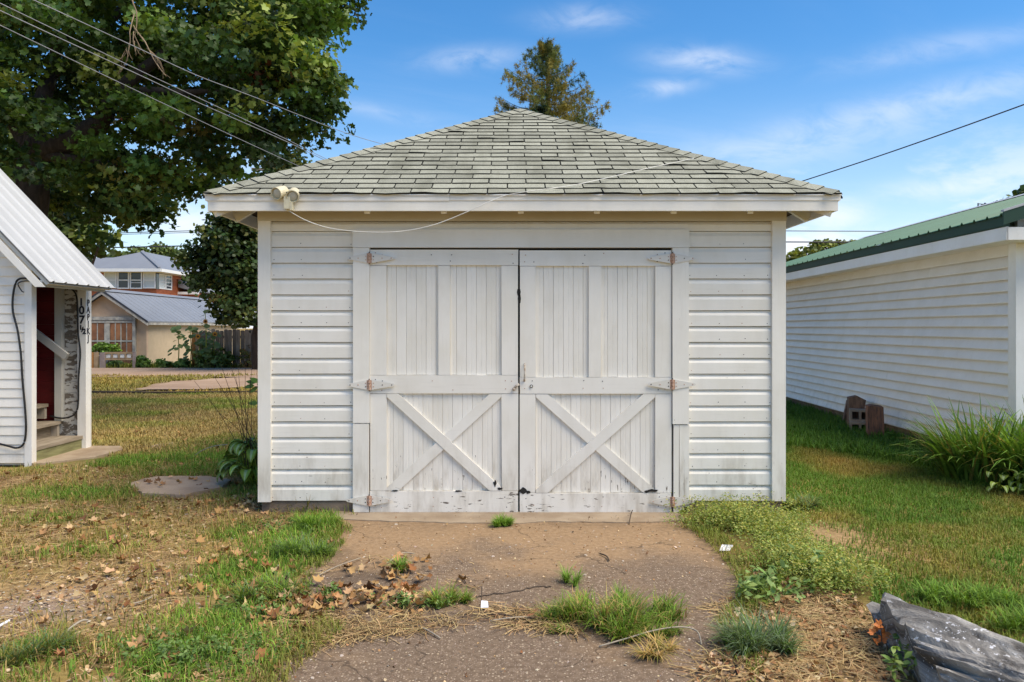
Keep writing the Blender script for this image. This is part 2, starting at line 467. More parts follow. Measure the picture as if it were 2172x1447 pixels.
def asphalt_mat():
    m, N, b, o = newmat('asphalt')
    p = N.pos(); x, y, z = N.sep(p)
    n1 = N.noise(p, 1.6, 5, 0.6); n2 = N.noise(p, 30, 4, 0.6)
    v = N.n('ShaderNodeTexVoronoi', {'Vector': p, 'Scale': 74.0, 'Randomness': 1.0}, feature='F1')
    v2 = N.n('ShaderNodeTexVoronoi', {'Vector': p, 'Scale': 120.0, 'Randomness': 1.0}, feature='F1')
    cell = N.sep(v.outputs['Color']); cell2 = N.sep(v2.outputs['Color'])
    base = N.mix(N.ramp(n2, 0.3, 0.7), (0.125, 0.088, 0.060), (0.19, 0.138, 0.096))
    stone = N.mix(cell[1], (0.20, 0.125, 0.085), (0.50, 0.41, 0.30))
    st = N.math('MULTIPLY', N.math('LESS_THAN', v.outputs['Distance'], 0.36), N.math('GREATER_THAN', cell[0], 0.64))
    st2 = N.math('MULTIPLY', N.math('LESS_THAN', v2.outputs['Distance'], 0.40), N.math('GREATER_THAN', cell2[0], 0.66))
    c = N.mix(N.math('MULTIPLY', st2, 0.75), base, (0.30, 0.23, 0.18))
    c = N.mix(N.math('MULTIPLY', st, 0.85), c, stone)
    dm = N.n('ShaderNodeMapRange', {0: y, 1: 4.3, 2: 5.9, 3: -0.06, 4: 0.42}).outputs[0]
    dust = N.ramp(N.math('ADD', n1, dm), 0.45, 0.80)
    c = N.mix(N.math('MULTIPLY', dust, 0.80), c, N.mix(N.ramp(n2, 0.3, 0.7), (0.27, 0.175, 0.095), (0.35, 0.235, 0.135)))
    big = N.noise(N.add(p, (7.3, 1.1, 0)), 0.9, 6, 0.65, 0.5)
    c = N.mix(N.math('MULTIPLY', N.ramp(big, 0.52, 0.70), 0.45), c, (0.07, 0.052, 0.038))
    ce = N.n('ShaderNodeTexVoronoi', {'Vector': N.add(p, N.scl(N.n('ShaderNodeTexNoise', {'Vector': p, 'Scale': 5.0, 'Detail': 4.0}).outputs['Color'], (0.35, 0.35, 0.0))), 'Scale': 0.95}, feature='DISTANCE_TO_EDGE').outputs['Distance']
    ck = N.math('MULTIPLY', N.math('LESS_THAN', ce, 0.0035), N.ramp(N.noise(p, 1.7, 3), 0.40, 0.52))
    c = N.mix(N.math('MULTIPLY', ck, 0.6), c, (0.05, 0.036, 0.026))
    N.set(b, 'Base Color', c); N.set(b, 'Roughness', 0.92)
    b.inputs['Specular IOR Level'].default_value = 0.15
    h = N.math('ADD', N.math('MULTIPLY', N.math('ADD', st, st2), 0.5), N.math('MULTIPLY', n2, 0.8))
    N.set(b, 'Normal', N.bump(h, 0.5, 0.006))
asphalt_mat()

def log_mat():
    m, N, b, o = newmat('weathered_log')
    p = N.n('ShaderNodeTexCoord').outputs['UV']
    p3 = N.obj()
    g = N.noise(N.scl(p, (2.2, 17, 1)), 1.0, 7, 0.68, 1.2)
    n = N.noise(p3, 5, 5, 0.6); f = N.noise(p3, 60, 4, 0.7)
    c = N.mix(N.ramp(g, 0.32, 0.66), (0.06, 0.052, 0.045), (0.36, 0.34, 0.31))
    c = N.mix(N.math('MULTIPLY', N.ramp(n, 0.45, 0.65), 0.55), c, (0.095, 0.088, 0.08))
    c = N.mix(N.math('MULTIPLY', N.ramp(N.noise(p3, 34, 3, 0.7), 0.585, 0.64), N.ramp(n, 0.4, 0.6)), c, (0.66, 0.66, 0.68))
    N.set(b, 'Base Color', c); N.set(b, 'Roughness', 0.85)
    N.set(b, 'Normal', N.bump(N.math('ADD', g, N.math('MULTIPLY', f, 0.3)), 0.9, 0.02))
log_mat()

def road_mat():
    m, N, b, o = newmat('alley_gravel')
    p = N.pos()
    n = N.noise(p, 0.8, 5, 0.6); f = N.noise(p, 18, 4, 0.7)
    c = N.mix(N.ramp(n, 0.3, 0.7), (0.30, 0.195, 0.125), (0.38, 0.265, 0.18))
    c = N.mix(N.math('MULTIPLY', N.ramp(f, 0.45, 0.7), 0.4), c, (0.20, 0.15, 0.12))
    N.set(b, 'Base Color', c); N.set(b, 'Roughness', 0.95)
road_mat()

# ------------------------------------------------------------------ ground
DRIVE_PX = [(702, 1094), (728, 1110), (722, 1135), (692, 1165), (668, 1195), (640, 1215), (622, 1250), (630, 1300), (690, 1345), (640, 1375), (585, 1425), (540, 1500), (470, 1900),
            (1560, 1900), (1500, 1500), (1560, 1440), (1590, 1380), (1560, 1330), (1585, 1300), (1605, 1255), (1580, 1208), (1545, 1168), (1505, 1138), (1475, 1112), (1442, 1094)]
DRIVE = [(G(u, v).x, G(u, v).y) for u, v in DRIVE_PX]

def axis_coords(a, b, step, far, grow=1.25):
    mid = list(np.arange(a, b + 1e-6, step))
    lo, hi, s = [], [], step
    x0, x1 = a, b
    while x1 < far:
        s *= grow; x1 += s; x0 -= s
        hi.append(x1); lo.insert(0, x0)
    return np.array(lo + mid + hi)

def blob_mask(x, y, blobs):
    m = np.zeros_like(x)
    for (u, v, du, dv, k) in blobs:
        c = G(u, v); e = G(u + du, v); t = G(u, v - dv)
        rx = max(0.05, e.x - c.x); ry = max(0.05, t.y - c.y)
        d = ((x - c.x) / rx) ** 2 + ((y - c.y) / ry) ** 2
        m = np.maximum(m, k * np.exp(-d * 0.9))
    return m

SOIL = [(140, 1260, 230, 45, 1), (330, 1225, 120, 30, .9), (60, 1010, 90, 18, 1), (250, 1190, 150, 20, .6), (1750, 1135, 110, 30, 1), (1850, 1170, 120, 18, .6), (1700, 1340, 190, 50, 1), (1600, 1430, 120, 30, .8),
        (640, 1075, 110, 14, .9), (560, 1120, 120, 14, .6), (860, 1320, 220, 20, .8), (1500, 1240, 90, 60, .7), (1850, 1420, 80, 40, 1), (500, 1080, 90, 14, .7), (330, 1290, 120, 30, .8), (20, 1330, 80, 30, .9)]
GREENM = [(1780, 900, 160, 40, 1), (1950, 1000, 150, 20, .8), (300, 975, 200, 12, .8), (450, 965, 120, 22, .8), (560, 1280, 120, 70, .6), (2050, 1100, 200, 20, .6), (460, 1380, 220, 50, .7), (1750, 1250, 100, 40, .5), (1600, 1110, 100, 25, .6)]
GRAVM = [(80, 1290, 160, 35, .8), (480, 812, 160, 12, 1), (540, 795, 400, 6, 1)]

def make_ground():
    xs = axis_coords(-13, 9, 0.10, 900); ys = axis_coords(-3, 32, 0.10, 1200)
    X, Y = np.meshgrid(xs, ys); x, y = X.ravel(), Y.ravel()
    near = np.clip(1 - (np.maximum(np.abs(x + 2) - 12, 0)) / 6, 0, 1) * np.clip(1 - np.maximum(y - 30, 0) / 6, 0, 1)
    z = ((fbm(x, y, 0.7, 3) - 0.5) * 0.05 + (fbm(x, y, 3.0, 9) - 0.5) * 0.07) * near
    dr = inpoly(x, y, DRIVE)
    ring = dr | inpoly(x - 0.2, y, DRIVE) | inpoly(x + 0.2, y, DRIVE) | inpoly(x, y + 0.2, DRIVE) | inpoly(x, y - 0.2, DRIVE)
    z[ring] = np.minimum(z[ring] * 0.2, 0) - 0.004
    z[dr] = -0.006
    flat = (y > 5.6) & (y < 12.8) & (x > -2.4) & (x < 2.5)
    z[flat] = np.minimum(z[flat], -0.004)
    z = np.minimum(z, 0.03)
    colr = np.c_[blob_mask(x, y, SOIL), blob_mask(x, y, GREENM), blob_mask(x, y, GRAVM)]
    ny, nx = X.shape
    i = np.arange(nx * ny).reshape(ny, nx)
    T = np.c_[i[:-1, :-1].ravel(), i[:-1, 1:].ravel(), i[1:, 1:].ravel(), i[1:, :-1].ravel()]
    o = npmesh('ground', np.c_[x, y, z], T, 'ground', colr, smooth=True)
    return tag(o, 'patchy dry lawn and bare soil around the garage', None, None, 'structure')
make_ground()

def gz(x, y):
    x = np.asarray(x, float); y = np.asarray(y, float)
    z = ((fbm(x, y, 0.7, 3) - 0.5) * 0.05 + (fbm(x, y, 3.0, 9) - 0.5) * 0.07)
    dr = inpoly(x, y, DRIVE)
    ring = dr | inpoly(x - 0.2, y, DRIVE) | inpoly(x + 0.2, y, DRIVE) | inpoly(x, y + 0.2, DRIVE) | inpoly(x, y - 0.2, DRIVE)
    z[ring] = np.minimum(z[ring] * 0.2, 0) - 0.004
    z[dr] = 0.0
    return np.minimum(z, 0.03)

def rough_poly(poly, step, amp, seed):
    out = []
    rr = random.Random(seed)
    n = len(poly)
    for i in range(n):
        a = Vector((*poly[i], 0)); b = Vector((*poly[(i + 1) % n], 0))
        k = max(1, int((b - a).length / step))
        nrm = Vector((-(b - a).y, (b - a).x, 0)).normalized() if (b - a).length > 1e-6 else Vector((0, 0, 0))
        for j in range(k):
            q = a.lerp(b, j / k) + nrm * rr.uniform(-amp, amp)
            out.append((q.x, q.y))
    return out

def sheet(name, poly, z, mat, label, thick=0.0, step=0.08, amp=0.02, seed=1, kind='structure'):
    pl = rough_poly(poly, step, amp, seed)
    m = MB()
    if thick: m.prism([(x, y, z - thick) for x, y in pl], (0, 0, thick))
    else: m.add([(x, y, z) for x, y in pl], [tuple(range(len(pl)))])
    o = m.build(name, mat)
    return tag(o, label, None, None, kind)

def ccw(poly):
    a = sum(poly[i][0] * poly[(i + 1) % len(poly)][1] - poly[(i + 1) % len(poly)][0] * poly[i][1] for i in range(len(poly)))
    return poly if a > 0 else poly[::-1]

sheet('driveway', ccw(DRIVE), 0.002, 'asphalt', 'worn asphalt driveway strip in front of the garage doors', seed=4)
sheet('apron', ccw([(-1.46, 6.27), (1.36, 6.27), (1.34, 5.98), (0.95, 5.93), (0.2, 5.95), (0.05, 5.90), (-0.5, 5.92), (-1.2, 5.99), (-1.44, 6.05)]), 0.009, 'concrete',
      'thin concrete apron along the foot of the garage doors', thick=0.05, amp=0.012, seed=5)
sheet('path', ccw([(G(u, v).x, G(u, v).y) for u, v in [(275, 1030), (330, 1016), (440, 1016), (492, 1024), (470, 1040), (390, 1056), (300, 1054)]]), 0.030, 'slab_concrete',
      'grey concrete slab sunk in the grass left of the garage', thick=0.08, amp=0.02, seed=6)
sheet('path', ccw([(G(u, v).x, G(u, v).y) for u, v in [(70, 990), (120, 985), (200, 975), (262, 958), (255, 951), (195, 951), (140, 962), (66, 984)]]), 0.032, 'concrete',
      'pale concrete walk at the foot of the porch step', thick=0.08, amp=0.015, seed=7)
sheet('path', ccw([(G(u, v).x, G(u, v).y) for u, v in [(318, 952), (345, 944), (378, 943), (372, 950), (335, 956)]]), 0.030, 'slab_concrete',
      'small flat stone in the grass behind the concrete slab', thick=0.08, amp=0.015, seed=8)
m = MB(); m.add([(-60, 22.0, 0.034), (40, 22.0, 0.034), (40, 29.0, 0.034), (-60, 28.4, 0.034)], [(0, 1, 2, 3)])
m.v = [(-60, 23.8, 0.036), (40, 22.2, 0.036), (40, 28.6, 0.036), (-60, 27.6, 0.036)]
tag(m.build('road', 'alley_gravel'), 'gravel alley running behind the garage', None, None, 'structure')
pl = [(G(u, v).x, G(u, v).y) for u, v in [(290, 828), (360, 812), (450, 806), (640, 800), (760, 800), (760, 822), (540, 822), (430, 829)]]
sheet('road', ccw(pl), 0.040, 'alley_gravel', 'gravel parking patch beside the alley', amp=0.25, step=0.6, seed=9)

# ------------------------------------------------------------------ the garage
YW = 6.26
S = F / YW
def wx(u): return (u - CX) / S
def wz(v): return CH + (HY - v) / S
GX0, GX1 = wx(549), wx(1665)
GC = (GX0 + GX1) / 2
GD = 6.1
garage = thing('garage', 'white wooden hip roofed garage with a pair of swing doors', 'garage', (GC, YW, 0))

m = MB()
m.box(GX0 + 0.03, wx(760), YW + 0.028, YW + 0.10, 0.0, 2.5)
m.box(wx(1450), GX1 - 0.03, YW + 0.028, YW + 0.10, 0.0, 2.5)
m.box(wx(760), wx(1450), YW + 0.028, YW + 0.10, wz(527), 2.5)
m.box(GX0 + 0.03, GX0 + 0.10, YW + 0.10, YW + GD - 0.03, 0.0, 2.5)
m.box(GX1 - 0.10, GX1 - 0.03, YW + 0.10, YW + GD - 0.03, 0.0, 2.5)
m.box(GX0 + 0.10, GX1 - 0.10, YW + GD - 0.10, YW + GD - 0.03, 0.0, 2.5)
m.build('wall_frame', 'dark_gap', garage)
m = MB(); m.box(GX0 + 0.02, wx(752), YW + 0.015, YW + 0.2, -0.15, wz(1064))
m.build('foundation', 'foundation', garage)
m = MB(); m.box(wx(1458), GX1 - 0.02, YW + 0.015, YW + 0.2, -0.15, wz(1064))
m.build('foundation', 'foundation', garage)
m = MB(); m.box(GX0 + 0.01, GX0 + 0.1, YW + 0.2, YW + GD, -0.15, 0.08); m.box(GX1 - 0.1, GX1 - 0.01, YW + 0.2, YW + GD, -0.15, 0.08); m.box(GX0 + 0.1, GX1 - 0.1, YW + GD - 0.1, YW + GD - 0.01, -0.15, 0.08)
m.build('foundation', 'foundation', garage)

def drop_board(a, b, z0, h, axis, face, out, mat, seg=6, prof=None):
    """one drop siding board; runs from a to b on x (axis 0) or y (axis 1); face = wall plane, out = +-1 outward sign"""
    prof = prof or [(0.0, 0.0), (0.0, 0.70), (0.005, 0.79), (0.015, 0.90), (0.019, 1.0)]
    m = MB(); vs, fs = [], []
    np_ = len(prof) + 2
    ph = R.uniform(0, 9)
    for i in range(seg + 1):
        t = a + (b - a) * i / seg
        w = (mnoise.noise(Vector((t * 2.1, ph, z0))) * 0.0022)
        d = (mnoise.noise(Vector((t * 1.7, ph + 5, z0))) * 0.0018)
        ring = []
        for (dep, k) in prof:
            ring.append((dep + d, z0 + 0.004 + k * (h - 0.005) + (w if k < 0.5 else 0)))
        ring += [(0.027, z0 + h - 0.002), (0.027, z0 + 0.002)]
        for dep, z in ring:
            if axis == 0: vs.append((t, face - out * -1 * dep if False else face + dep * (-out), z))
            else: vs.append((face + dep * (-out), t, z))
    for i in range(seg):
        for k in range(np_):
            k2 = (k + 1) % np_
            fs.append((i * np_ + k, i * np_ + k2, (i + 1) * np_ + k2, (i + 1) * np_ + k))
    fs.append(tuple(range(np_))); fs.append(tuple(reversed(range(seg * np_, (seg + 1) * np_))))
    m.add(vs, fs)
    return m.build('siding_board', mat, garage)

rows = [470.5] + [491 + 33.65 * k for k in range(18)]
for i in range(18):
    zt, zb = wz(rows[i]), wz(rows[i + 1])
    drop_board(wx(574), wx(751), zb, zt - zb, 0, YW, -1, 'white_board')
    drop_board(wx(1459), wx(1638), zb, zt - zb, 0, YW, -1, 'white_board')
    if rows[i + 1] < 492:
        drop_board(wx(751), wx(1459), zb + 0.012, zt - zb - 0.012, 0, YW, -1, 'white_board')
    drop_board(YW + 0.11, YW + GD - 0.11, zb, zt - zb, 1, GX0, -1, 'white_depth', 3)
    drop_board(YW + 0.11, YW + GD - 0.11, zb, zt - zb, 1, GX1, 1, 'white_depth', 3)
    drop_board(GX0 + 0.11, GX1 - 0.11, zb, zt - zb, 0, YW + GD, 1, 'white_board', 3)

def board(x0, x1, z0, z1, y0, y1, name, mat, parent=garage, jit=0.002):
    m = MB()
    j = [R.uniform(-jit, jit) for _ in range(4)]
    m.prism([(x0 + j[0], y0, z0), (x1 + j[1], y0, z0), (x1 + j[2], y0, z1), (x0 + j[3], y0, z1)], (0, y1 - y0, 0))
    return m.build(name, mat, parent)

for (u0, u1, vb) in ((549, 575.5, 1064), (1636.5, 1665, 1062)):
    board(wx(u0), wx(u1), wz(vb), 2.36, YW - 0.022, YW + 0.03, 'corner_board', 'white_upright')
for sx, gx in ((-1, GX0), (1, GX1)):
    m = MB(); m.box(*(sorted((gx + sx * 0.012, gx - sx * 0.02))), YW + 0.03, YW + 0.12, 0.09, 2.44); m.build('corner_board', 'white_upright', garage)
    m = MB(); m.box(*(sorted((gx + sx * 0.012, gx - sx * 0.02))), YW + GD - 0.12, YW + GD + 0.012, 0.09, 2.44); m.build('corner_board', 'white_upright', garage)
board(GX0 - 0.004, GX1 + 0.004, 2.36, 2.52, YW - 0.026, YW + 0.03, 'frieze_board', 'eave_shade_white')
# door surround
board(wx(750), wx(1460), wz(526), wz(488), YW - 0.034, YW + 0.03, 'door_header', 'trim_white')
board(wx(750.5), wx(784.5), wz(896.5), wz(526.5), YW - 0.028, YW + 0.03, 'door_casing', 'white_upright')
board(wx(750), wx(783), wz(1085), wz(898), YW - 0.025, YW + 0.03, 'door_casing', 'white_upright')
board(wx(1425), wx(1459.5), wz(899), wz(526.5), YW - 0.028, YW + 0.03, 'door_casing', 'white_upright')
for (a, b, vb) in ((1428, 1439, 1086), (1440, 1450, 1080), (1450.6, 1461, 1074)):
    board(wx(a), wx(b), wz(vb), wz(900.5), YW - 0.020, YW + 0.03, 'door_casing', 'white_plank')
m = MB(); m.box(wx(776), wx(1434), YW + 0.034, YW + 0.06, 0.0, wz(520)); m.build('door_backing', 'dark_gap', garage)

def clip(poly, nx, nz, d):
    out = []
    for i in range(len(poly)):
        p, q = poly[i], poly[(i + 1) % len(poly)]
        a = p[0] * nx + p[1] * nz - d; b = q[0] * nx + q[1] * nz - d
        if a <= 0: out.append(p)
        if (a < 0 < b) or (b < 0 < a):
            t = a / (a - b); out.append((p[0] + (q[0] - p[0]) * t, p[1] + (q[1] - p[1]) * t))
    return out

def hinge_part(parent, xk, zc, s, reach_door, reach_case, tilt=0.0):
    """strap hinge: two tapering leaves and a rusty three knuckle barrel; s = +1 when the door lies to the right"""
    m = MB()
    y = YW - 0.036
    hh = 0.042
    def leaf(sign, L):
        p = [(xk + sign * 0.008, zc - hh), (xk + sign * L * 0.93, zc - 0.010 + tilt * L), (xk + sign * L, zc + tilt * L), (xk + sign * L * 0.93, zc + 0.010 + tilt * L), (xk + sign * 0.008, zc + hh)]
        if sign < 0: p = p[::-1]
        m.prism([(a, y, b) for a, b in p], (0, 0.008, 0), 0)
        for k in (0.16, 0.5, 0.86):
            for dz in ((-0.014, 0.014) if k < 0.3 else (0.0,)):
                m.lathe([(0.005, 0), (0.003, 0.003)], (xk + sign * L * k, y, zc + dz + tilt * L * k), (0, -1, 0), 8, 2 if R.random() < 0.5 else 1)
    leaf(s, reach_door); leaf(-s, reach_case)
    for k in range(3):
        m.lathe([(0.0105, 0), (0.0105, 0.025)], (xk, y - 0.002, zc - 0.042 + k * 0.0285), (0, 0, 1), 10, 1)
    m.lathe([(0.0045, 0), (0.0045, 0.10)], (xk, y - 0.002, zc - 0.050), (0, 0, 1), 8, 2)
    for k in range(2): m.prism([(xk + s * (0.010 if k else -0.010) + dx, y - 0.0015, zc + dz) for dx, dz in ((-0.010, -0.036), (0.010, -0.038), (0.011, 0.0), (0.010, 0.036), (-0.010, 0.038), (-0.011, 0.0))], (0, 0.001, 0), 1)
    return m.build('hinge', ['hinge_paint', 'rust', 'screw_dark'], parent)

def door_leaf(u0, u1, ulst, umul, urst, vtop, vt2, vm0, vm1, vb0, vb1, over, label):
    """one swing door: rails, stiles, mullion, tongue and groove planks and crossed braces"""
    x0, x1 = wx(u0), wx(u1)
    m = MB(); m.box(x0 + 0.01, x1 - 0.01, YW + 0.024, YW + 0.034, wz(vb1) + 0.01, wz(vtop) - 0.01)
    door = m.build('door_leaf', 'white_plank', garage)
    door['label'] = label
    fy, by = YW - 0.012, YW + 0.024
    def bd(ua, ub, va, vb, name, mat, f=fy): return board(wx(ua), wx(ub), wz(vb), wz(va), f, by, name, mat, door)
    bd(u0, u1, vtop, vt2, 'rail', 'white_board')
    bd(u0, u1, vm0, vm1, 'rail', 'white_board', fy - 0.002)
    bd(u0, u1, vb0, vb1, 'rail', 'white_board', fy - 0.003)
    for (a, b) in ((u0, ulst), (urst, u1)):
        bd(a, b, vt2 + 0.8, vm0 - 0.6, 'stile', 'white_upright'); bd(a, b, vm1 + 0.8, vb0 - 0.8, 'stile', 'white_upright', fy + 0.001)
    bd(umul[0], umul[1], vt2 + 0.8, vm0 - 0.6, 'mullion', 'white_upright')
    def planks(ua, ub, va, vb):
        u = ua
        first = True
        while u < ub - 1:
            w = 21.0 if not first else R.uniform(9, 20)
            first = False
            e = min(ub, u + w)
            xa, xb = wx(u) + 0.0007, wx(e) - 0.0007
            y = YW + 0.008 + R.uniform(-0.0015, 0.0015)
            c = (xa + xb) / 2; h = 0.002
            # flat field with a centre bead groove
            pr = [(xa, y + h), (xa + h, y), (c - 0.003, y), (c - 0.001, y + 0.0016), (c + 0.001, y + 0.0016), (c + 0.003, y), (xb - h, y), (xb, y + h), (xb, by), (xa, by)] if xb - xa > 0.03 else [(xa, y + h), (xa + h, y), (xb - h, y), (xb, y + h), (xb, by), (xa, by)]
            zb, zt = wz(vb) + R.uniform(0, 0.004), wz(va)
            mm = MB(); mm.prism([(p, q, zb) for p, q in pr], (0, 0, zt - zb))
            mm.build('plank', 'white_plank', door)
            u = e
    planks(ulst, umul[0], vt2, vm0); planks(umul[1], urst, vt2, vm0); planks(ulst, urst, vm1, vb0)
    # crossed braces
    ra = [(wx(ulst) + 0.003, wz(vb0) + 0.003), (wx(urst) - 0.003, wz(vb0) + 0.003), (wx(urst) - 0.003, wz(vm1) - 0.003), (wx(ulst) + 0.003, wz(vm1) - 0.003)]
    hw = 0.041
    inset = 0.065
    A = (ra[3][0] + inset * 0.5, ra[3][1] - 0.0); B = (ra[1][0] - inset * 0.5, ra[1][1])
    Cc = (ra[0][0] + inset * 0.5, ra[0][1]); D = (ra[2][0] - inset * 0.5, ra[2][1])
    def band(p, q, rect):
        dx, dz = q[0] - p[0], q[1] - p[1]; L = math.hypot(dx, dz); nx, nz = -dz / L, dx / L
        d = p[0] * nx + p[1] * nz
        return (nx, nz, d), clip(clip(rect, nx, nz, d + hw), -nx, -nz, -(d - hw))
    over_pq, under_pq = ((A, B), (Cc, D)) if over == '\\' else ((Cc, D), (A, B))
    (nx, nz, d), pol = band(*over_pq, ra)
    def emit(pl, f):
        mm = MB(); mm.prism([(a, f, b) for a, b in pl], (0, by - 0.012 - f, 0)); mm.build('brace', 'white_upright' if False else 'trim_white', door)
    emit(pol, fy - 0.004)
    _, pu = band(*under_pq, ra)
    emit(clip(pu, nx, nz, d - hw - 0.001), fy + 0.001)
    emit(clip(pu, -nx, -nz, -(d + hw + 0.001)), fy + 0.001)
    return door

dl = door_leaf(785.5, 1099, 820.5, (930, 954.5), 1064, 530, 563, 796, 834.5, 1041, 1085.5, '\\', 'white board door leaf on the left with a crossed lower panel')
dr_ = door_leaf(1102.5, 1423.5, 1136, (1249, 1275), 1389.5, 531.5, 564.5, 800.5, 835, 1045.5, 1089, '/', 'white board door leaf on the right carrying the pull handle')
for v, t, a, b in ((548.5, 0.0, 0.205, 0.18), (816, -0.03, 0.21, 0.18), (1060, 0.0, 0.18, 0.19)):
    hinge_part(dl, wx(785), wz(v), 1, a, b, 0.0)
for v, a, b in ((549, 0.20, 0.19), (815, 0.20, 0.19), (1062, 0.18, 0.18)):
    hinge_part(dr_, wx(1424.5), wz(v), -1, a, b, 0.0)
m = MB()
m.tube([(wx(1113), YW - 0.012, wz(772)), (wx(1112.8), YW - 0.045, wz(775)), (wx(1112.6), YW - 0.048, wz(788)), (wx(1112.4), YW - 0.045, wz(802)), (wx(1112), YW - 0.012, wz(808))], [0.006, 0.006, 0.007, 0.007, 0.009], 8)
m.build('handle', 'hasp', dr_, True)
m = MB(); m.lathe([(0.013, 0), (0.013, 0.008), (0.008, 0.011)], (wx(1127), YW - 0.014, wz(819)), (0, -1, 0), 14, 1); m.lathe([(0.008, 0.0), (0.0075, 0.013)], (wx(1127), YW - 0.014, wz(819)), (0, -1, 0), 12, 0)
m.build('keyhole_plate', ['metal_paint', 'screw_dark'], dr_)
m = MB(); m.tube([(wx(1090), YW - 0.02, wz(825)), (wx(1094), YW - 0.035, wz(819)), (wx(1101), YW - 0.04, wz(814))], 0.011, 8); m.lathe([(0.012, 0), (0.014, 0.015), (0.010, 0.025)], (wx(1090), YW - 0.016, wz(825)), (0, -1, 0), 10)
m.build('latch', 'hasp', dl, True)
m = MB()
for u, v, w, h in ((1100.5, 620, 4, 9), (1101.5, 634, 3.4, 12)):
    m.prism([(wx(u + w * math.cos(a)), YW - 0.0145, wz(v + h * math.sin(a))) for a in np.linspace(0, 2 * math.pi, 9)[:-1]], (0, 0.02, 0))
m.build('worn_notch', 'dark_gap', dr_)
# rot where the foot of the doors meets the sill
m = MB()
for (u, v, w, h) in ((1110, 1040, 9, 7), (1120, 1043, 6, 4), (1384, 1040, 13, 3.2), (1371, 1042, 6, 2.4)):
    pts = [(wx(u + w * math.cos(a) * R.uniform(0.6, 1.1)), YW - 0.0185, wz(v + h * math.sin(a) * R.uniform(0.6, 1.1))) for a in np.linspace(0, 2 * math.pi, 12)[:-1]]
    m = MB(); m.prism(pts, (0, 0.02, 0)); m.build('rotten_patch', 'dark_gap', dr_)
m = MB()
for (u, v, w, h) in ((1050, 1025, 4, 9), (1060, 1036, 8, 3), (838, 1040, 7, 1.8), (972, 1041, 8, 1.6)):
    pts = [(wx(u + w * math.cos(a) * R.uniform(0.5, 1.1)), YW - 0.0185, wz(v + h * math.sin(a) * R.uniform(0.5, 1.1))) for a in np.linspace(0, 2 * math.pi, 12)[:-1]]
    m = MB(); m.prism(pts, (0, 0.02, 0)); m.build('rotten_patch', 'dark_gap', dl)

m = MB()
for i in range(1, 18):
    for (a, b) in ((574, 751), (1459, 1638)):
        for f in (0.04, 0.36, 0.66, 0.95):
            if R.random() < 0.7: m.lathe([(0.0042, 0), (0.003, 0.0016)], (wx(a + (b - a) * f + R.uniform(-4, 4)), YW + 0.0005, wz(rows[i + 1]) + 0.028 + R.uniform(-.004, .004)), (0, -1, 0), 6, 0 if R.random() < 0.6 else 1)
for (u0, u1) in ((788, 1097), (1105, 1421)):
    for v in (548, 816, 1064):
        for f in (0.03, 0.08, 0.42, 0.55, 0.92, 0.97):
            for dv in (-9, 9):
                if R.random() < 0.75: m.lathe([(0.0045, 0), (0.003, 0.0016)], (wx(u0 + (u1 - u0) * f + R.uniform(-3, 3)), YW - 0.0155, wz(v + dv + R.uniform(-3, 3))), (0, -1, 0), 6, 0 if R.random() < 0.6 else 1)
o = m.build('nail_heads', ['screw_dark', 'rust'], garage); o['kind'] = 'stuff'
# roof
YF = 5.964
HWR = 2.445
ZE = CH + (HY - 412) / F * YF
RC = ((437 + 1781) / 2 - CX) / F * YF
YB = YW + GD + (YW - YF)
PITCH = 0.544
CT = 1 / math.sqrt(1 + PITCH * PITCH); ST = PITCH * CT
ZA = ZE + PITCH * HWR
YR0, YR1 = YF + HWR, YB - HWR
xl, xr = RC - HWR, RC + HWR
m = MB()
t = 0.022
cs = [(xl, YF, ZE), (xr, YF, ZE), (xr, YB, ZE), (xl, YB, ZE), (RC, YR0, ZA), (RC, YR1, ZA)]
lowc = [(x, y, z - t) for x, y, z in cs]
m.add(cs + lowc, [(0, 1, 4), (1, 2, 5, 4), (2, 3, 5), (3, 0, 4, 5)], 0)
m.add(cs + lowc, [(6, 10, 7), (7, 10, 11, 8), (8, 11, 9), (9, 11, 10, 6)], 1)
m.add(cs + lowc, [(0, 6, 7, 1), (1, 7, 8, 2), (2, 8, 9, 3), (3, 9, 6, 0)], 1)
roof = m.build('roof', ['underlay', 'soffit_wood'], garage)
roof['label'] = 'hip roof of weathered grey green asphalt shingles'

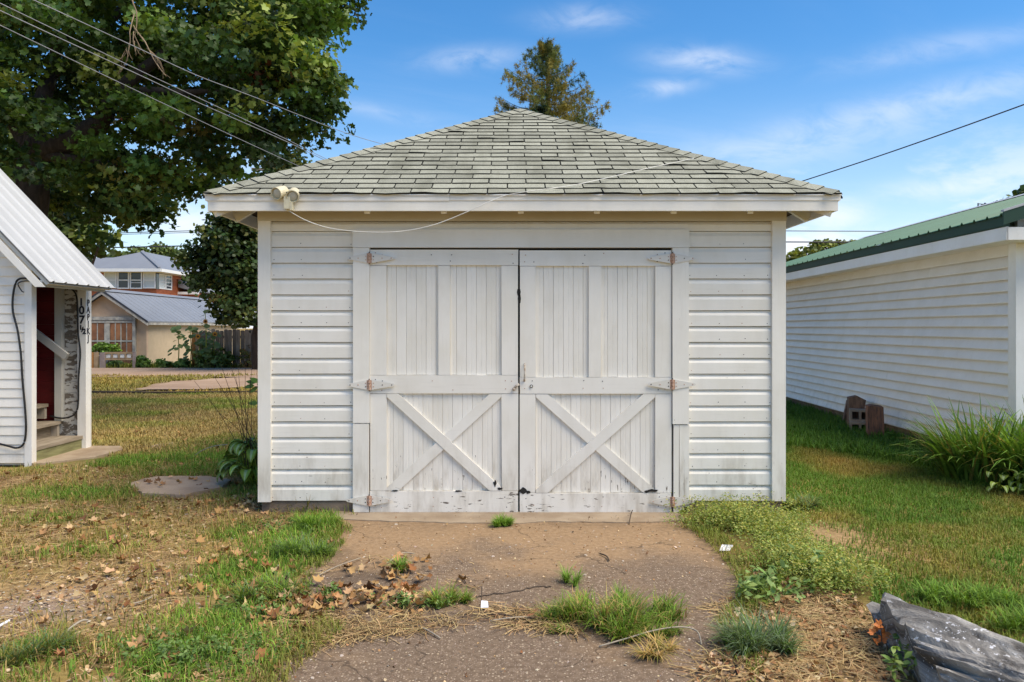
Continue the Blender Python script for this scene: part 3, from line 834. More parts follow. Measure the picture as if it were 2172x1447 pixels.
O0 = Vector((RC, YF, ZE)); SV = Vector((0, CT, ST)); NV = Vector((0, -ST, CT))
EXPO = 0.1232; TAB = 0.2965
ncourse = int((HWR / CT) / EXPO) + 1
for k in range(ncourse):
    w0 = -0.018 + k * EXPO; w1 = w0 + EXPO + 0.014
    off = (0.5 if k % 2 else 0.0) * TAB + 0.035 + R.uniform(-0.010, 0.010)
    na = int(2.7 / TAB) + 1
    for i in range(-na, na + 1):
        a0 = i * TAB + off; a1 = a0 + TAB - R.uniform(0.007, 0.011)
        jit = 0.0045 if k else 0.013
        poly = [(a0 + R.uniform(0, 0.003), w0 + R.uniform(-jit, jit)), ((a0 * 0.62 + a1 * 0.38), w0 + R.uniform(-jit, jit)), ((a0 * 0.3 + a1 * 0.7), w0 + R.uniform(-jit, jit)), (a1, w0 + R.uniform(-jit, jit)), (a1, w1), (a0, w1)]
        lim = HWR - 0.012
        poly = clip(clip(poly, 1.0, CT, lim), -1.0, CT, lim)
        if len(poly) < 3: continue
        if max(p[0] for p in poly) - min(p[0] for p in poly) < 0.02: continue
        if k == 0:
            curl = [R.uniform(0, 0.010), R.uniform(0, 0.010)]
        else: curl = [R.uniform(0, 0.003) + (R.random() < 0.06) * R.uniform(0.003, 0.009), R.uniform(0, 0.003) + (R.random() < 0.06) * R.uniform(0.003, 0.009)]
        top, bot = [], []
        for (a, w) in poly:
            f = (w - w0) / (w1 - w0)
            h = 0.0125 - 0.0085 * f + (curl[0] if a < (a0 + a1) / 2 else curl[1]) * (1 - f)
            q = O0 + Vector((1, 0, 0)) * a + SV * w
            top.append(q + NV * (h + 0.003)); bot.append(q + NV * (h - 0.0075))
        n = len(top); mm = MB()
        mm.add(top + bot, [tuple(range(n))], 0)
        mm.add(top + bot, [tuple(reversed(range(n, 2 * n)))] + [(i2, n + i2, n + (i2 + 1) % n, (i2 + 1) % n) for i2 in range(n)], 1)
        mm.build('shingle', ['shingle', 'underlay'], roof)

# the three slopes turned away from the street: same courses, joined
def field(o, ax, sv, nv, lims, length_fn):
    mm = MB()
    for k in range(ncourse):
        w0 = -0.018 + k * EXPO; w1 = w0 + EXPO + 0.014
        lo, hi = lims(w0)
        off = (k % 2) * TAB / 2
        a = lo - TAB + off
        while a < hi:
            pl = [(max(a, lo), w0), (min(a + TAB - 0.009, hi), w0), (min(a + TAB - 0.009, lims(w1)[1]), w1), (max(a, lims(w1)[0]), w1)]
            if pl[1][0] - pl[0][0] > 0.03 and pl[2][0] > pl[3][0]:
                top = [o + ax * p + sv * w + nv * (0.0125 - 0.0085 * (w - w0) / (w1 - w0)) for p, w in pl]
                bot = [q - nv * 0.0055 for q in top]
                mm.add(top + bot, [(0, 1, 2, 3), (0, 4, 5, 1), (1, 5, 6, 2), (3, 7, 4, 0)])
            a += TAB
    return mm
LB = YB - YF
fl = field(Vector((xl, YF, ZE)), Vector((0, 1, 0)), Vector((CT, 0, ST)), Vector((-ST, 0, CT)), lambda w: (0.012 + w * CT, LB - 0.012 - w * CT), None)
f2 = field(Vector((xr, YF, ZE)), Vector((0, 1, 0)), Vector((-CT, 0, ST)), Vector((ST, 0, CT)), lambda w: (0.012 + w * CT, LB - 0.012 - w * CT), None)
fl.add(f2.v, f2.f)
f3 = field(Vector((RC, YB, ZE)), Vector((1, 0, 0)), Vector((0, -CT, ST)), Vector((0, ST, CT)), lambda w: (-HWR + 0.012 + w * CT, HWR - 0.012 - w * CT), None)
fl.add(f3.v, f3.f)
o = fl.build('shingle_field', 'shingle', roof); o['kind'] = 'stuff'

def caps(a, b, e1, e2, n1, n2, step=0.128, hw=0.105, nm='hip_cap', L=0.165):
    a, b = Vector(a), Vector(b); H = (b - a).normalized(); tot = (b - a).length
    k = 0; s = 0.015
    nm_ = (n1 + n2).normalized()
    while s < tot - 0.05:
        l0, l1 = 0.024 + R.uniform(-.002, .002), 0.013
        p0 = a + H * s; p1 = a + H * min(s + L, tot + 0.03)
        j = R.uniform(-0.006, 0.006)
        top = [p0 + e1 * (hw + j) + n1 * l0 * 0.9 - H * 0.0, p0 + nm_ * (l0 + 0.006), p0 + e2 * (hw - j) + n2 * l0 * 0.9,
               p1 + e2 * hw + n2 * l1 * 0.8, p1 + nm_ * (l1 + 0.006), p1 + e1 * hw + n1 * l1 * 0.8]
        bot = [q - nm_ * 0.010 for q in top]
        mm = MB()
        mm.add(top + bot, [(0, 1, 4, 5), (1, 2, 3, 4)], 0)
        mm.add(top + bot, [(6, 7, 1, 0), (7, 8, 2, 1), (6, 0, 5, 11), (2, 8, 9, 3), (11, 10, 7, 6), (10, 9, 8, 7), (5, 4, 10, 11), (4, 3, 9, 10)], 1)
        mm.build(nm, ['shingle', 'underlay'], roof)
        s += step
for sgn, xc in ((1, xl), (-1, xr)):
    H = Vector((sgn, 1, PITCH)).normalized()
    X = Vector((sgn, 0, 0)); Yv = Vector((0, 1, 0))
    e1 = (X - H * X.dot(H)).normalized(); e2 = (Yv - H * Yv.dot(H)).normalized()
    caps((xc, YF, ZE), (RC, YR0, ZA), e1, e2, NV, Vector((-ST * sgn, 0, CT)))
    Hb = Vector((sgn, -1, PITCH)).normalized(); Yb = Vector((0, -1, 0))
    e1 = (X - Hb * X.dot(Hb)).normalized(); e2 = (Yb - Hb * Yb.dot(Hb)).normalized()
    caps((xc, YB, ZE), (RC, YR1, ZA), e1, e2, Vector((0, ST, CT)), Vector((-ST * sgn, 0, CT)), nm='hip_cap')
caps((RC, YR0 + 0.05, ZA), (RC, YR1 + 0.02, ZA), Vector((CT, 0, -ST)), Vector((-CT, 0, -ST)), Vector((ST, 0, CT)), Vector((-ST, 0, CT)), nm='ridge_cap')

# fascia, drip board, rafters
FT = ZE - 0.024; FB = CH + (HY - 447) / F * YF; FM = CH + (HY - 426) / F * YF
def fascia(x0, x1, y0, y1, zb, zt, nm='fascia_board', mat='trim_white'):
    mm = MB(); mm.box(x0, x1, y0, y1, zb, zt); return mm.build(nm, mat, garage)
fascia(xl + 0.012, xr - 0.012, YF + 0.004, YF + 0.034, FB, FT)
fascia(xl - 0.006, wx(960) , YF - 0.004, YF + 0.0035, FM, ZE - 0.004, 'drip_board')
fascia(wx(960) + 0.002, xr + 0.006, YF - 0.003, YF + 0.0035, FM + 0.003, ZE - 0.004, 'drip_board')
fascia(xl + 0.012, xr - 0.012, YB - 0.034, YB - 0.012, FB, FT)
for sx, xe in ((1, xl), (-1, xr)):
    a, b = sorted((xe + sx * 0.012, xe + sx * 0.034)); fascia(a, b, YF + 0.036, YB - 0.036, FB, FT, 'fascia_board', 'white_depth')
    a, b = sorted((xe - sx * 0.004, xe + sx * 0.0115)); fascia(a, b, YF + 0.012, YB - 0.012, FM, ZE - 0.004, 'drip_board', 'white_depth')
m = MB(); m.box(xl - 0.01, xr + 0.01, YF - 0.012, YF - 0.007, ZE - 0.012, ZE - 0.002); m.build('drip_edge', 'metal_paint', garage)
def rafter(p, q, h=0.10, w=0.044):
    mm = MB(); mm.beam(p, q, w, h, (0, 0, 1)); mm.build('rafter_tail', 'trim_white', garage)
for u in (776, 940, 1105, 1268, 1432.5, 1596.5):
    x = (u - CX) / F * YF
    zb = FB - 0.030 + 0.052
    rafter((x, YF + 0.038, zb), (x, YW - 0.02, zb + PITCH * 0.24), 0.085)
for sx, xe, xw in ((1, xl, GX0), (-1, xr, GX1)):
    y = YW + 0.22
    while y < YB - 0.2:
        rafter((xe + sx * 0.038, y, FB + 0.025), (xw, y, FB + 0.025 + PITCH * abs(xw - xe)), 0.10)
        y += 0.61
    rafter((xe + sx * 0.04, YF + 0.04, FB + 0.02), (xw, YW - 0.01, FB + 0.02 + PITCH * 0.30), 0.13, 0.05)

# twin floodlight on the fascia, and its lead
yl = YF - 0.03
fl_ = thing('floodlight', 'cream twin floodlight fixed to the left end of the garage fascia', 'floodlight', tuple(P(611, 446, yl)))
m = MB(); a, b = P(601, 444, yl), P(618, 418, yl)
m.box(a.x + 0.012, b.x - 0.002, yl - 0.03, yl + 0.034, a.z, b.z); a, b = P(617, 447, yl), P(622, 430, yl); m.box(a.x, b.x, yl - 0.03, yl + 0.034, a.z, b.z)
m.build('mount', 'lamp_cream', fl_)
for (u, v, dx, dz) in ((592, 409, -0.45, -0.40), (622, 414, 0.10, -0.50)):
    ax = Vector((dx, -1, dz)).normalized(); c = P(u, v, yl) + ax * -0.02
    m = MB(); m.lathe([(0.022, -0.058), (0.042, -0.045), (0.047, -0.02), (0.047, 0.03), (0.050, 0.058), (0.043, 0.059), (0.040, 0.045)], c, ax, 18)
    h = m.build('lamp_head', 'lamp_cream', fl_, False)
    m = MB(); m.lathe([(0.040, 0.044), (0.030, 0.050), (0.006, 0.053)], c, ax, 18); m.build('lens', 'lamp_lens', h, True)
    m = MB(); m.tube([c - ax * 0.03, P(609, 425, yl + 0.0)], 0.011, 8); m.build('arm', 'lamp_cream', fl_)

def smooth_path(pts, n=6):
    pts = [Vector(p) for p in pts]; out = []
    for i in range(len(pts) - 1):
        p0 = pts[max(i - 1, 0)]; p1 = pts[i]; p2 = pts[i + 1]; p3 = pts[min(i + 2, len(pts) - 1)]
        for j in range(n):
            t = j / n
            out.append(0.5 * ((2 * p1) + (p2 - p0) * t + (2 * p0 - 5 * p1 + 4 * p2 - p3) * t * t + (3 * p1 - p0 - 3 * p2 + p3) * t ** 3))
    out.append(pts[-1]); return out

def roofpt(u, v, h=0.035):
    """point on the front slope seen at that place of the eave-to-apex face"""
    d = Vector(((u - CX) / F, 1, (HY - v) / F)); o = Vector((0, 0, CH))
    tt = (O0 + NV * h - o).dot(NV) / d.dot(NV)
    return o + d * tt
pts = [P(612, 447, yl), P(650, 468, yl - 0.01), P(700, 484, yl - 0.01), P(770, 492, yl - 0.01), P(850, 491, yl - 0.01), P(920, 477, yl - 0.01), P(985, 452, yl - 0.012), P(1040, 427, yl - 0.014), P(1075, 414, YF - 0.022)]
pts += [roofpt(1130, 405), roofpt(1210, 394), roofpt(1290, 377), roofpt(1370, 358), roofpt(1440, 343), roofpt(1472, 336, 0.05)]
m = MB(); m.tube(smooth_path(pts), 0.003, 6)
tag(m.build('light_cable', 'cable_white', None, True), 'thin white cable sagging from the floodlight and lying across the shingles', 'cable')

# ------------------------------------------------------------------ neighbour garage with vinyl siding (right)
TH = math.atan(0.024)
vg = thing('vinyl_sided_garage', 'white vinyl sided building with a green metal roof on the right', 'building', (5.14, 7.86, 0))
vg.rotation_euler = (0, 0, -TH)
WM[vg] = Matrix.Translation((5.14, 7.86, 0)) @ Matrix.Rotation(-TH, 4, 'Z')
LM = WM[vg]
class LB_(MB):
    """built in the building's own frame"""
    def build(s, name, mats, parent=None, smooth=False):
        s.v = [tuple(LM @ Vector(p)) for p in s.v]
        return MB.build(s, name, mats, parent, smooth)
VL, VW, VZ0, VZ1 = 9.5, 5.2, 0.17, 2.36
nrow = 18; rh = (VZ1 - VZ0) / nrow
m = LB_(); m.box(0.03, VW - 0.03, 0.03, VL - 0.03, VZ0 - 0.02, VZ1); m.build('wall_core', 'vinyl', vg)
m = LB_(); m.box(0.02, VW - 0.02, 0.02, VL - 0.02, -0.3, VZ0 - 0.021); m.build('foundation', 'block_foundation', vg)
for i in range(nrow):
    z0 = VZ0 + i * rh
    j1 = 1.2 + ((i * 2.37) % 3.4); cuts = [0.09, j1, min(j1 + 3.66, VL - 0.5), VL]
    for k in range(3):
        o_ = R.uniform(-0.0015, 0.0015); lap = 0.030 + R.uniform(-0.002, 0.002); zj = R.uniform(-0.0015, 0.0015)
        m = LB_()
        m.prism([(-lap, cuts[k], z0 + zj), (-lap - 0.001, cuts[k], z0 + 0.010 + zj), (0.010 + o_, cuts[k], z0 + rh + 0.012), (0.014 + o_, cuts[k], z0 + rh + 0.012), (-lap + 0.003, cuts[k], z0 + 0.010 + zj), (-lap + 0.003, cuts[k], z0 + zj)][::-1], (0, cuts[k + 1] - cuts[k] - 0.0015, 0))
        m.build('siding_board', 'vinyl', vg)
    m = LB_()
    m.prism([(0.09, -0.030, z0), (0.09, -0.031, z0 + 0.008), (0.09, 0.004, z0 + rh + 0.004), (0.09, 0.028, z0 + rh + 0.004), (0.09, 0.028, z0)], (VW - 0.09, 0, 0))
    m.build('siding_board', 'vinyl', vg)
m = LB_(); m.box(-0.040, 0.0885, -0.040, 0.0885, VZ0 - 0.01, VZ1); m.build('corner_post', 'vinyl_trim', vg)
OH, OHF, PR = 0.31, 0.33, 0.31
m = LB_(); m.box(-OH + 0.02, 0.03, -OHF + 0.02, VL + 0.2, VZ1 + 0.002, VZ1 + 0.02); m.build('soffit', 'vinyl', vg)
m = LB_(); m.box(-OH, -OH + 0.018, -OHF + 0.0, VL + 0.2, VZ1 - 0.005, VZ1 + 0.125); m.build('fascia_board', 'vinyl_trim', vg)
m = LB_(); m.box(-OH - 0.016, -OH - 0.004, -OHF - 0.02, VL + 0.2, VZ1 + 0.135, VZ1 + 0.235); m.box(-OH - 0.004, -OH + 0.03, -OHF, VL + 0.2, VZ1 + 0.126, VZ1 + 0.22); m.build('drip_trim', 'green_trim', vg)
XR = VW / 2
ez = VZ1 + 0.238
def roof_panel(sign, y0, y1):
    m = LB_()
    xe = -OH - 0.04 if sign > 0 else VW + OH + 0.04
    run = XR - (-OH - 0.04)
    prof = []
    y = y0
    n = 4; w = (y1 - y0) / n
    for k in range(n):
        c = y0 + w * k
        prof += [(c, 0.0), (c + 0.02, 0.0), (c + 0.035, 0.021), (c + 0.055, 0.021), (c + 0.07, 0.0), (c + w * 0.5, 0.0), (c + w * 0.53, 0.004), (c + w * 0.57, 0.0)]
    prof.append((y1, 0.0))
    vs, fs = [], []
    for (yy, h) in prof:
        vs.append((xe, yy, ez + h)); vs.append((XR, yy, ez + PR * run + h))
        vs.append((xe, yy, ez + h - 0.006)); vs.append((XR, yy, ez + PR * run + h - 0.006))
    for i in range(len(prof) - 1):
        a, b = i * 4, (i + 1) * 4
        fs += [(a, b, b + 1, a + 1), (a + 3, b + 3, b + 2, a + 2), (a + 2, b + 2, b, a)]
    m.add(vs, fs)
    return m.build('roof_panel', 'green_metal', vg)
npan = 11; y0 = -OHF - 0.02
for k in range(npan):
    a = y0 + k * 0.92
    roof_panel(1, a, a + 0.92 - 0.001); roof_panel(-1, a, a + 0.92 - 0.001)
yend = y0 + npan * 0.92
rz = ez + PR * (XR + OH + 0.04)
m = LB_(); m.prism([(XR - 0.16, y0, rz - 0.02), (XR, y0, rz + 0.04), (XR + 0.16, y0, rz - 0.02), (XR, y0, rz + 0.028)][::-1], (0, yend - y0, 0)); m.build('ridge_cap', 'white_metal', vg)
# front rake: white frieze, green rake trim
for sg in (1, -1):
    xa = -OH - 0.05 if sg > 0 else VW + OH + 0.05
    m = LB_(); m.prism([(xa, y0 - 0.014, ez - 0.10), (XR, y0 - 0.014, rz - 0.10), (XR, y0 - 0.014, rz + 0.03), (xa, y0 - 0.014, ez + 0.03)], (0, 0.012, 0)); m.build('rake_trim', 'green_trim', vg)
    m = LB_(); m.prism([(xa, y0 - 0.02, ez + 0.028), (XR, y0 - 0.02, rz + 0.028), (XR, y0 - 0.02, rz + 0.05), (xa, y0 - 0.02, ez + 0.05)], (0, 0.05, 0)); m.build('rake_cap', 'white_metal', vg)
m = LB_(); m.prism([(0.0, 0.0, VZ1), (VW, 0.0, VZ1), (VW, 0.0, ez + 0.05), (XR, 0.0, rz - 0.03), (0.0, 0.0, ez + 0.05)], (0, 0.05, 0)); m.build('gable_wall', 'vinyl', vg)
m = LB_(); m.box(-OH - 0.002, 0.42, -OHF + 0.0, 0.02, VZ1 - 0.004, VZ1 + 0.12); m.build('eave_return', 'vinyl_trim', vg)
m = LB_(); m.prism([(0.0, -OHF - 0.03, VZ1 + 0.10), (0.42, -OHF - 0.03, VZ1 + 0.32), (0.42, -OHF - 0.03, VZ1 + 0.20), (0.03, -OHF - 0.03, VZ1 - 0.0)], (0, 0.26, 0)); m.build('return_cap', 'green_trim', vg)

# antenna beyond that roof
an = thing('antenna', 'thin rooftop antenna showing above the green metal roof', 'antenna', tuple(P(2075, 452, 13)))
m = MB(); m.tube([P(2075, 470, 13), P(2074.5, 431, 13)], 0.010, 6); m.build('mast', 'wire_dark', an)
m = MB(); m.tube([P(2074, 432.5, 13), P(2095, 434, 13), P(2114, 438, 13)], 0.008, 6); m.tube([P(2083, 433, 13), P(2083.5, 441, 13)], 0.012, 6); m.tube([P(2088, 431.5, 13), P(2092, 434.5, 13)], 0.018, 6); m.build('boom', 'wire_dark', an)

# concrete blocks and timber offcuts leaning on the right wall
def block(x, y, z, rz_, label):
    Mx = Matrix.Translation((x, y, z)) @ Matrix.Rotation(rz_, 4, 'Z')
    m = MB(); w, h, d, t = 0.27, 0.17, 0.33, 0.032
    m.box(-w / 2, w / 2, 0, d, 0, t); m.box(-w / 2, w / 2, 0, d, h - t, h)
    for c in (-w / 2 + t / 2, 0, w / 2 - t / 2): m.box(c - t / 2, c + t / 2, 0, d, t, h - t)
    m.box(-w / 2 + t, w / 2 - t, d - t, d - 0.001, t, h - t)
    m.v = [tuple(Mx @ Vector(p)) for p in m.v]
    return tag(m.build('concrete_block', 'block_concrete'), label, 'concrete block', 'blocks by the vinyl wall')
b0 = G(1824, 922)
block(b0.x, b0.y, 0.0, -0.42, 'hollow concrete block at the bottom of the stack by the wall')
block(b0.x + 0.035, b0.y + 0.07, 0.171, -0.36, 'hollow concrete block on top of the stack by the wall')
q = G(1845, 922)
m = MB(); m.prism([(q.x - 0.16, q.y + 0.30, 0.30), (q.x + 0.02, q.y + 0.22, 0.30), (q.x + 0.05, q.y + 0.22, 0.46), (q.x - 0.06, q.y + 0.26, 0.52), (q.x - 0.16, q.y + 0.30, 0.49)], (0.04, 0.16, 0.0))
m.box(q.x - 0.15, q.x + 0.03, q.y + 0.27, q.y + 0.40, -0.05, 0.295)
tag(m.build('timber_offcut', 'old_timber'), 'rough timber offcut standing behind the concrete blocks', 'timber')
m = MB(); q = G(1858, 935); m.prism([(q.x - 0.10, q.y, -0.04), (q.x + 0.11, q.y - 0.02, -0.04), (q.x + 0.115, q.y + 0.03, 0.44), (q.x - 0.03, q.y + 0.06, 0.46), (q.x - 0.09, q.y + 0.05, 0.45)], (0.03, 0.13, 0.01))
tag(m.build('timber_post', 'red_timber'), 'short reddish timber post right of the concrete blocks', 'timber')
m = MB(); q = G(1792, 905); m.prism([(q.x - 0.05, q.y, -0.04), (q.x + 0.10, q.y - 0.01, -0.04), (q.x + 0.26, q.y + 0.12, 0.36), (q.x + 0.18, q.y + 0.13, 0.40), (q.x + 0.09, q.y + 0.12, 0.38)], (0.02, 0.09, 0.0))
tag(m.build('timber_board', 'old_timber'), 'dark board leaning left of the concrete blocks', 'timber')

# ------------------------------------------------------------------ stair shed with white metal roof (left)
SX, SY0, SY1 = -5.205, 8.40, 9.52
EX, EZ, SL = -4.875, 1.985, 1.04
RXL = -7.6
shed = thing('stair_shed', 'white sided stair entry with a steep white metal roof at the left', 'shed', (-5.9, 8.4, 0))
def roofz(x): return EZ + SL * (EX - x)
rowh = 0.1015
z = 0.03
while z < 4.2:
    zt = z + rowh
    xr_top = EX - (zt + 0.10 - EZ) / SL if zt + 0.10 > EZ else 9
    x1 = min(SX - 0.075, xr_top)
    if x1 > RXL + 0.1:
        m = MB(); m.prism([(RXL, SY0 - 0.010, z), (RXL, SY0 + 0.004, zt + 0.003), (RXL, SY0 + 0.03, zt + 0.003), (RXL, SY0 + 0.03, z)][::-1], (x1 - RXL, 0, 0))
        m.build('siding_board', 'vinyl', shed)
    z = zt
m = MB(); m.prism([(RXL, SY0 + 0.031, 0.0), (SX - 0.05, SY0 + 0.031, 0.0), (SX - 0.05, SY0 + 0.031, roofz(SX - 0.05) - 0.06), (RXL, SY0 + 0.031, roofz(RXL) - 0.06)], (0, 0.05, 0)); m.build('front_wall', 'old_white', shed)
m = MB(); m.prism([(SX - 0.078, SY0 - 0.022, -0.02), (SX, SY0 - 0.022, -0.02), (SX, SY0 - 0.022, roofz(SX) - 0.05), (SX - 0.078, SY0 - 0.022, roofz(SX - 0.078) - 0.05)], (0, 0.085, 0)); m.build('corner_post', 'vinyl_trim', shed)
# rear wall inside: red boards, peeling boards, jamb
z = 0.0
while z < 3.4:
    m = MB(); m.box(-7.2, min(-5.575, EX - (z + 0.25 - EZ) / SL), SY1 - 0.02, SY1 + 0.02, z, z + 0.138); m.build('wall_board', 'red_wall', shed)
    if z < 2.2:
        m = MB(); m.box(-5.574, -5.292, SY1 - 0.03 + R.uniform(-.002, .002), SY1 + 0.02, z, z + 0.137); m.build('wall_board', 'peeling_paint', shed)
    z += 0.14
m = MB(); m.box(-7.25, -5.21, SY1 + 0.021, SY1 + 0.06, 0, 2.2); m.build('rear_wall', 'old_white', shed)
m = MB(); m.box(-7.25, -7.2, SY0 + 0.09, SY1, 0, 4.0); m.build('inner_wall', 'red_wall', shed)
m = MB(); m.box(-5.292, -5.19, 9.415, 9.525, -0.02, 2.28); m.build('jamb', 'vinyl_trim', shed)
m = MB(); m.box(-5.575, -5.49, SY1 - 0.10, SY1 - 0.032, 0.36, 2.6); m.build('newel_post', 'old_white', shed)
m = MB(); m.beam((-6.7, SY1 - 0.14, 2.14), (-5.40, SY1 - 0.14, 1.145), 0.04, 0.085, (0, 0, 1)); m.build('handrail', 'old_white', shed)
for i, (x0, x1, zt) in enumerate(((-5.80, -5.225, 0.185), (-6.0, -5.49, 0.365), (-6.2, -5.645, 0.575), (-6.42, -5.86, 0.78), (-6.7, -6.1, 0.98))):
    m = MB(); m.box(x0, x1, SY0 + 0.09, SY1 - 0.105, zt - 0.038, zt); m.build('tread', 'step_wood', shed)
    m = MB(); m.box(x0 + 0.2, x1 - (0.012 if i == 0 else 0.10), SY0 + 0.10, SY1 - 0.11, (0.02 if i == 0 else zt - 0.18), zt - 0.039)
    m.build('riser', 'mossy_wood' if i == 0 else 'step_wood', shed)
    if i:
        m = MB(); m.box(x1 - 0.12, x1 - 0.02, SY1 - 0.15, SY1 - 0.106, zt - 0.18, zt - 0.0385); m.build('stringer', 'porch_grey', shed)
# roof
def shed_panel(y0, y1):
    m = MB(); prof = []
    n = 2; w = (y1 - y0) / n
    for k in range(n):
        c = y0 + w * k
        prof += [(c, 0), (c + 0.04, 0), (c + 0.055, 0.018), (c + 0.075, 0.018), (c + 0.09, 0)]
    prof.append((y1, 0)); vs, fs = [], []
    for yy, h in prof:
        for hh in (h, h - 0.008):
            vs.append((EX + 0.7 * hh, yy, EZ + 0.7 * hh)); vs.append((RXL + 0.7 * hh, yy, roofz(RXL) + 0.7 * hh))
    for i in range(len(prof) - 1):
        a, b = i * 4, (i + 1) * 4
        fs += [(a, b, b + 1, a + 1), (a + 3, b + 3, b + 2, a + 2), (a + 2, b + 2, b, a)]
    m.add(vs, fs); return m.build('roof_panel', 'white_metal', shed)
for k in range(3): shed_panel(8.15 + k * 0.45, 8.15 + (k + 1) * 0.45)
m = MB(); m.prism([(EX - 0.06, 8.16, EZ - 0.055), (RXL, 8.16, roofz(RXL) - 0.09), (RXL, 8.16, roofz(RXL) - 0.22), (EX - 0.16, 8.16, EZ - 0.055)], (0, 0.025, 0)); m.build('barge_board', 'vinyl_trim', shed)
m = MB(); m.prism([(EX - 0.02, 8.186, EZ - 0.02), (RXL, 8.186, roofz(RXL) - 0.04), (RXL, 8.186, roofz(RXL) - 0.09), (EX - 0.06, 8.186, EZ - 0.03)], (0, 1.28, 0)); m.build('roof_deck', 'old_white', shed)
m = MB(); m.box(EX - 0.13, EX - 0.10, 8.19, 9.46, EZ - 0.05, EZ + 0.02); m.build('fascia_board', 'old_white', shed)
m = MB(); m.box(SX - 0.09, SX - 0.01, SY0 + 0.07, SY1 - 0.11, 2.06, 2.2); m.build('lintel', 'old_white', shed)
for (u, v) in ((20, 450), (40, 478), (64, 500), (88, 520), (106, 556), (120, 582), (150, 584), (175, 588), (200, 590), (140, 545), (60, 470)):
    pass
def text_mesh(name, body, size, M, mat, parent, spacing=0.9, sx=1.0, label=None):
    cu = bpy.data.curves.new(name, 'FONT'); cu.body = body; cu.size = size; cu.align_x = 'CENTER'; cu.space_line = spacing; cu.extrude = 0.0012; cu.offset = 0.004
    tmp = bpy.data.objects.new(name + '_tmp', cu)
    me = bpy.data.meshes.new_from_object(tmp)
    bpy.data.objects.remove(tmp)
    me.transform(M @ Matrix.Diagonal((sx, 1, 1, 1)))
    me.materials.clear(); me.materials.append(MATS[mat])
    o = bpy.data.objects.new(name, me)
    if label: o['label'] = label
    return place(o, parent)
FRONT = Matrix.Rotation(math.pi / 2, 4, 'X')                      # text facing -y
RIGHT = Matrix.Rotation(math.pi / 2, 4, 'Z') @ FRONT               # text facing +x
for ch, u, v, s in (('1', 172, 648, 0.125), ('0', 173, 666, 0.135), ('7', 173.5, 686, 0.135), ('1', 171, 699, 0.075), ('/', 174.5, 704, 0.085), ('2', 178.5, 708, 0.085)):
    p = P(u, v, 9.41)
    text_mesh('house_number', ch, s, Matrix.Translation((p.x, 9.412, p.z)) @ FRONT, 'letter_black', shed)
text_mesh('name_lettering', 'P\nA\nP\nI\nK\nJ', 0.108, Matrix.Translation((-5.1885, 9.468, P(186, 649, 9.47).z)) @ RIGHT, 'letter_black', shed, 0.80, 1.0)
cb = [(250, 118), (170, 100), (118, 118), (92, 210), (90, 330), (122, 460), (145, 620), (156, 800), (174, 1000), (181, 1150), (166, 1250), (120, 1284), (50, 1268), (-60, 1240)]
m = MB(); m.tube(smooth_path([P(a / 3.289, 560 + b / 3.289, 8.362) for a, b in cb]), 0.011, 7)
m.tube(smooth_path([P(a / 3.289, 562 + b / 3.289, 8.366) for a, b in [(250, 118), (180, 112), (126, 130), (150, 180), (165, 190)]]), 0.006, 6)
tag(m.build('power_cable', 'cable_black', None, True), 'thick black cable hanging down the white siding of the left shed', 'cable')
cb = [(505, 178), (530, 215), (540, 290), (545, 480), (560, 620), (548, 800), (546, 960), (530, 1035), (480, 1070), (410, 1075), (350, 1060)]
m = MB(); m.tube(smooth_path([P(a / 3.289, 560 + b / 3.289, 9.40) for a, b in cb]), 0.010, 7)
tag(m.build('power_cable', 'cable_black', None, True), 'thick black cable hanging inside the shed opening beside the house number', 'cable')

# ------------------------------------------------------------------ beyond the alley
sg_ = thing('stucco_garage', 'tan stucco gable garage with a grey metal roof across the alley', 'garage', (-15.8, 30, 0))
gx1, gxa, gx0 = -14.18, -15.77, -17.4
ze, za = 1.70, 2.91
m = MB(); m.prism([(gx0, 30, -0.1), (gx1, 30, -0.1), (gx1, 30, ze + 0.05), (gxa, 30, za - 0.10), (gx0, 30, ze + 0.05)], (0, 0.15, 0)); m.build('gable_wall', 'stucco', sg_)
m = MB(); m.box(gx1 - 0.15, gx1 - 0.002, 30.16, 40, -0.1, ze + 0.05); m.build('side_wall', 'stucco_side', sg_)
m = MB(); m.box(gx0, gx0 + 0.15, 30.16, 40, -0.1, ze); m.box(gx0 + .15, gx1 - .15, 39.85, 40, -0.1, ze); m.build('rear_wall', 'stucco', sg_)
sl = (za - ze) / (gxa - (-14.01)) * -1
for sgn, xe in ((1, -14.0), (-1, -17.54)):
    m = MB(); m.prism([(xe, 29.75, ze), (gxa, 29.75, za), (gxa, 29.75, za + 0.05), (xe, 29.75, ze + 0.05)], (0, 10.5, 0)); r_ = m.build('roof', 'grey_roof', sg_)
    m = MB(); m.prism([(xe, 29.70, ze - 0.13), (gxa, 29.70, za - 0.13), (gxa, 29.70, za - 0.02), (xe, 29.70, ze - 0.02)], (0, 0.045, 0)); m.build('barge_board', 'weather_trim', sg_)
    m = MB(); m.prism([(xe, 29.69, ze - 0.02), (gxa, 29.69, za - 0.02), (gxa, 29.69, za + 0.055), (xe, 29.69, ze + 0.055)], (0, 0.055, 0)); m.build('roof_edge', 'roof_edge_dark', sg_)
    for k in range(22):
        m = MB(); yy = 29.9 + k * 0.47
        m.prism([(xe, yy, ze + 0.05), (gxa, yy, za + 0.05), (gxa, yy, za + 0.058), (xe, yy, ze + 0.058)], (0, 0.03, 0)); m.build('roof_rib', 'grey_roof', r_)
m = MB(); m.box(-14.03, -14.0, 29.8, 40.2, ze - 0.10, ze - 0.005); m.build('fascia_board', 'weather_trim', sg_)
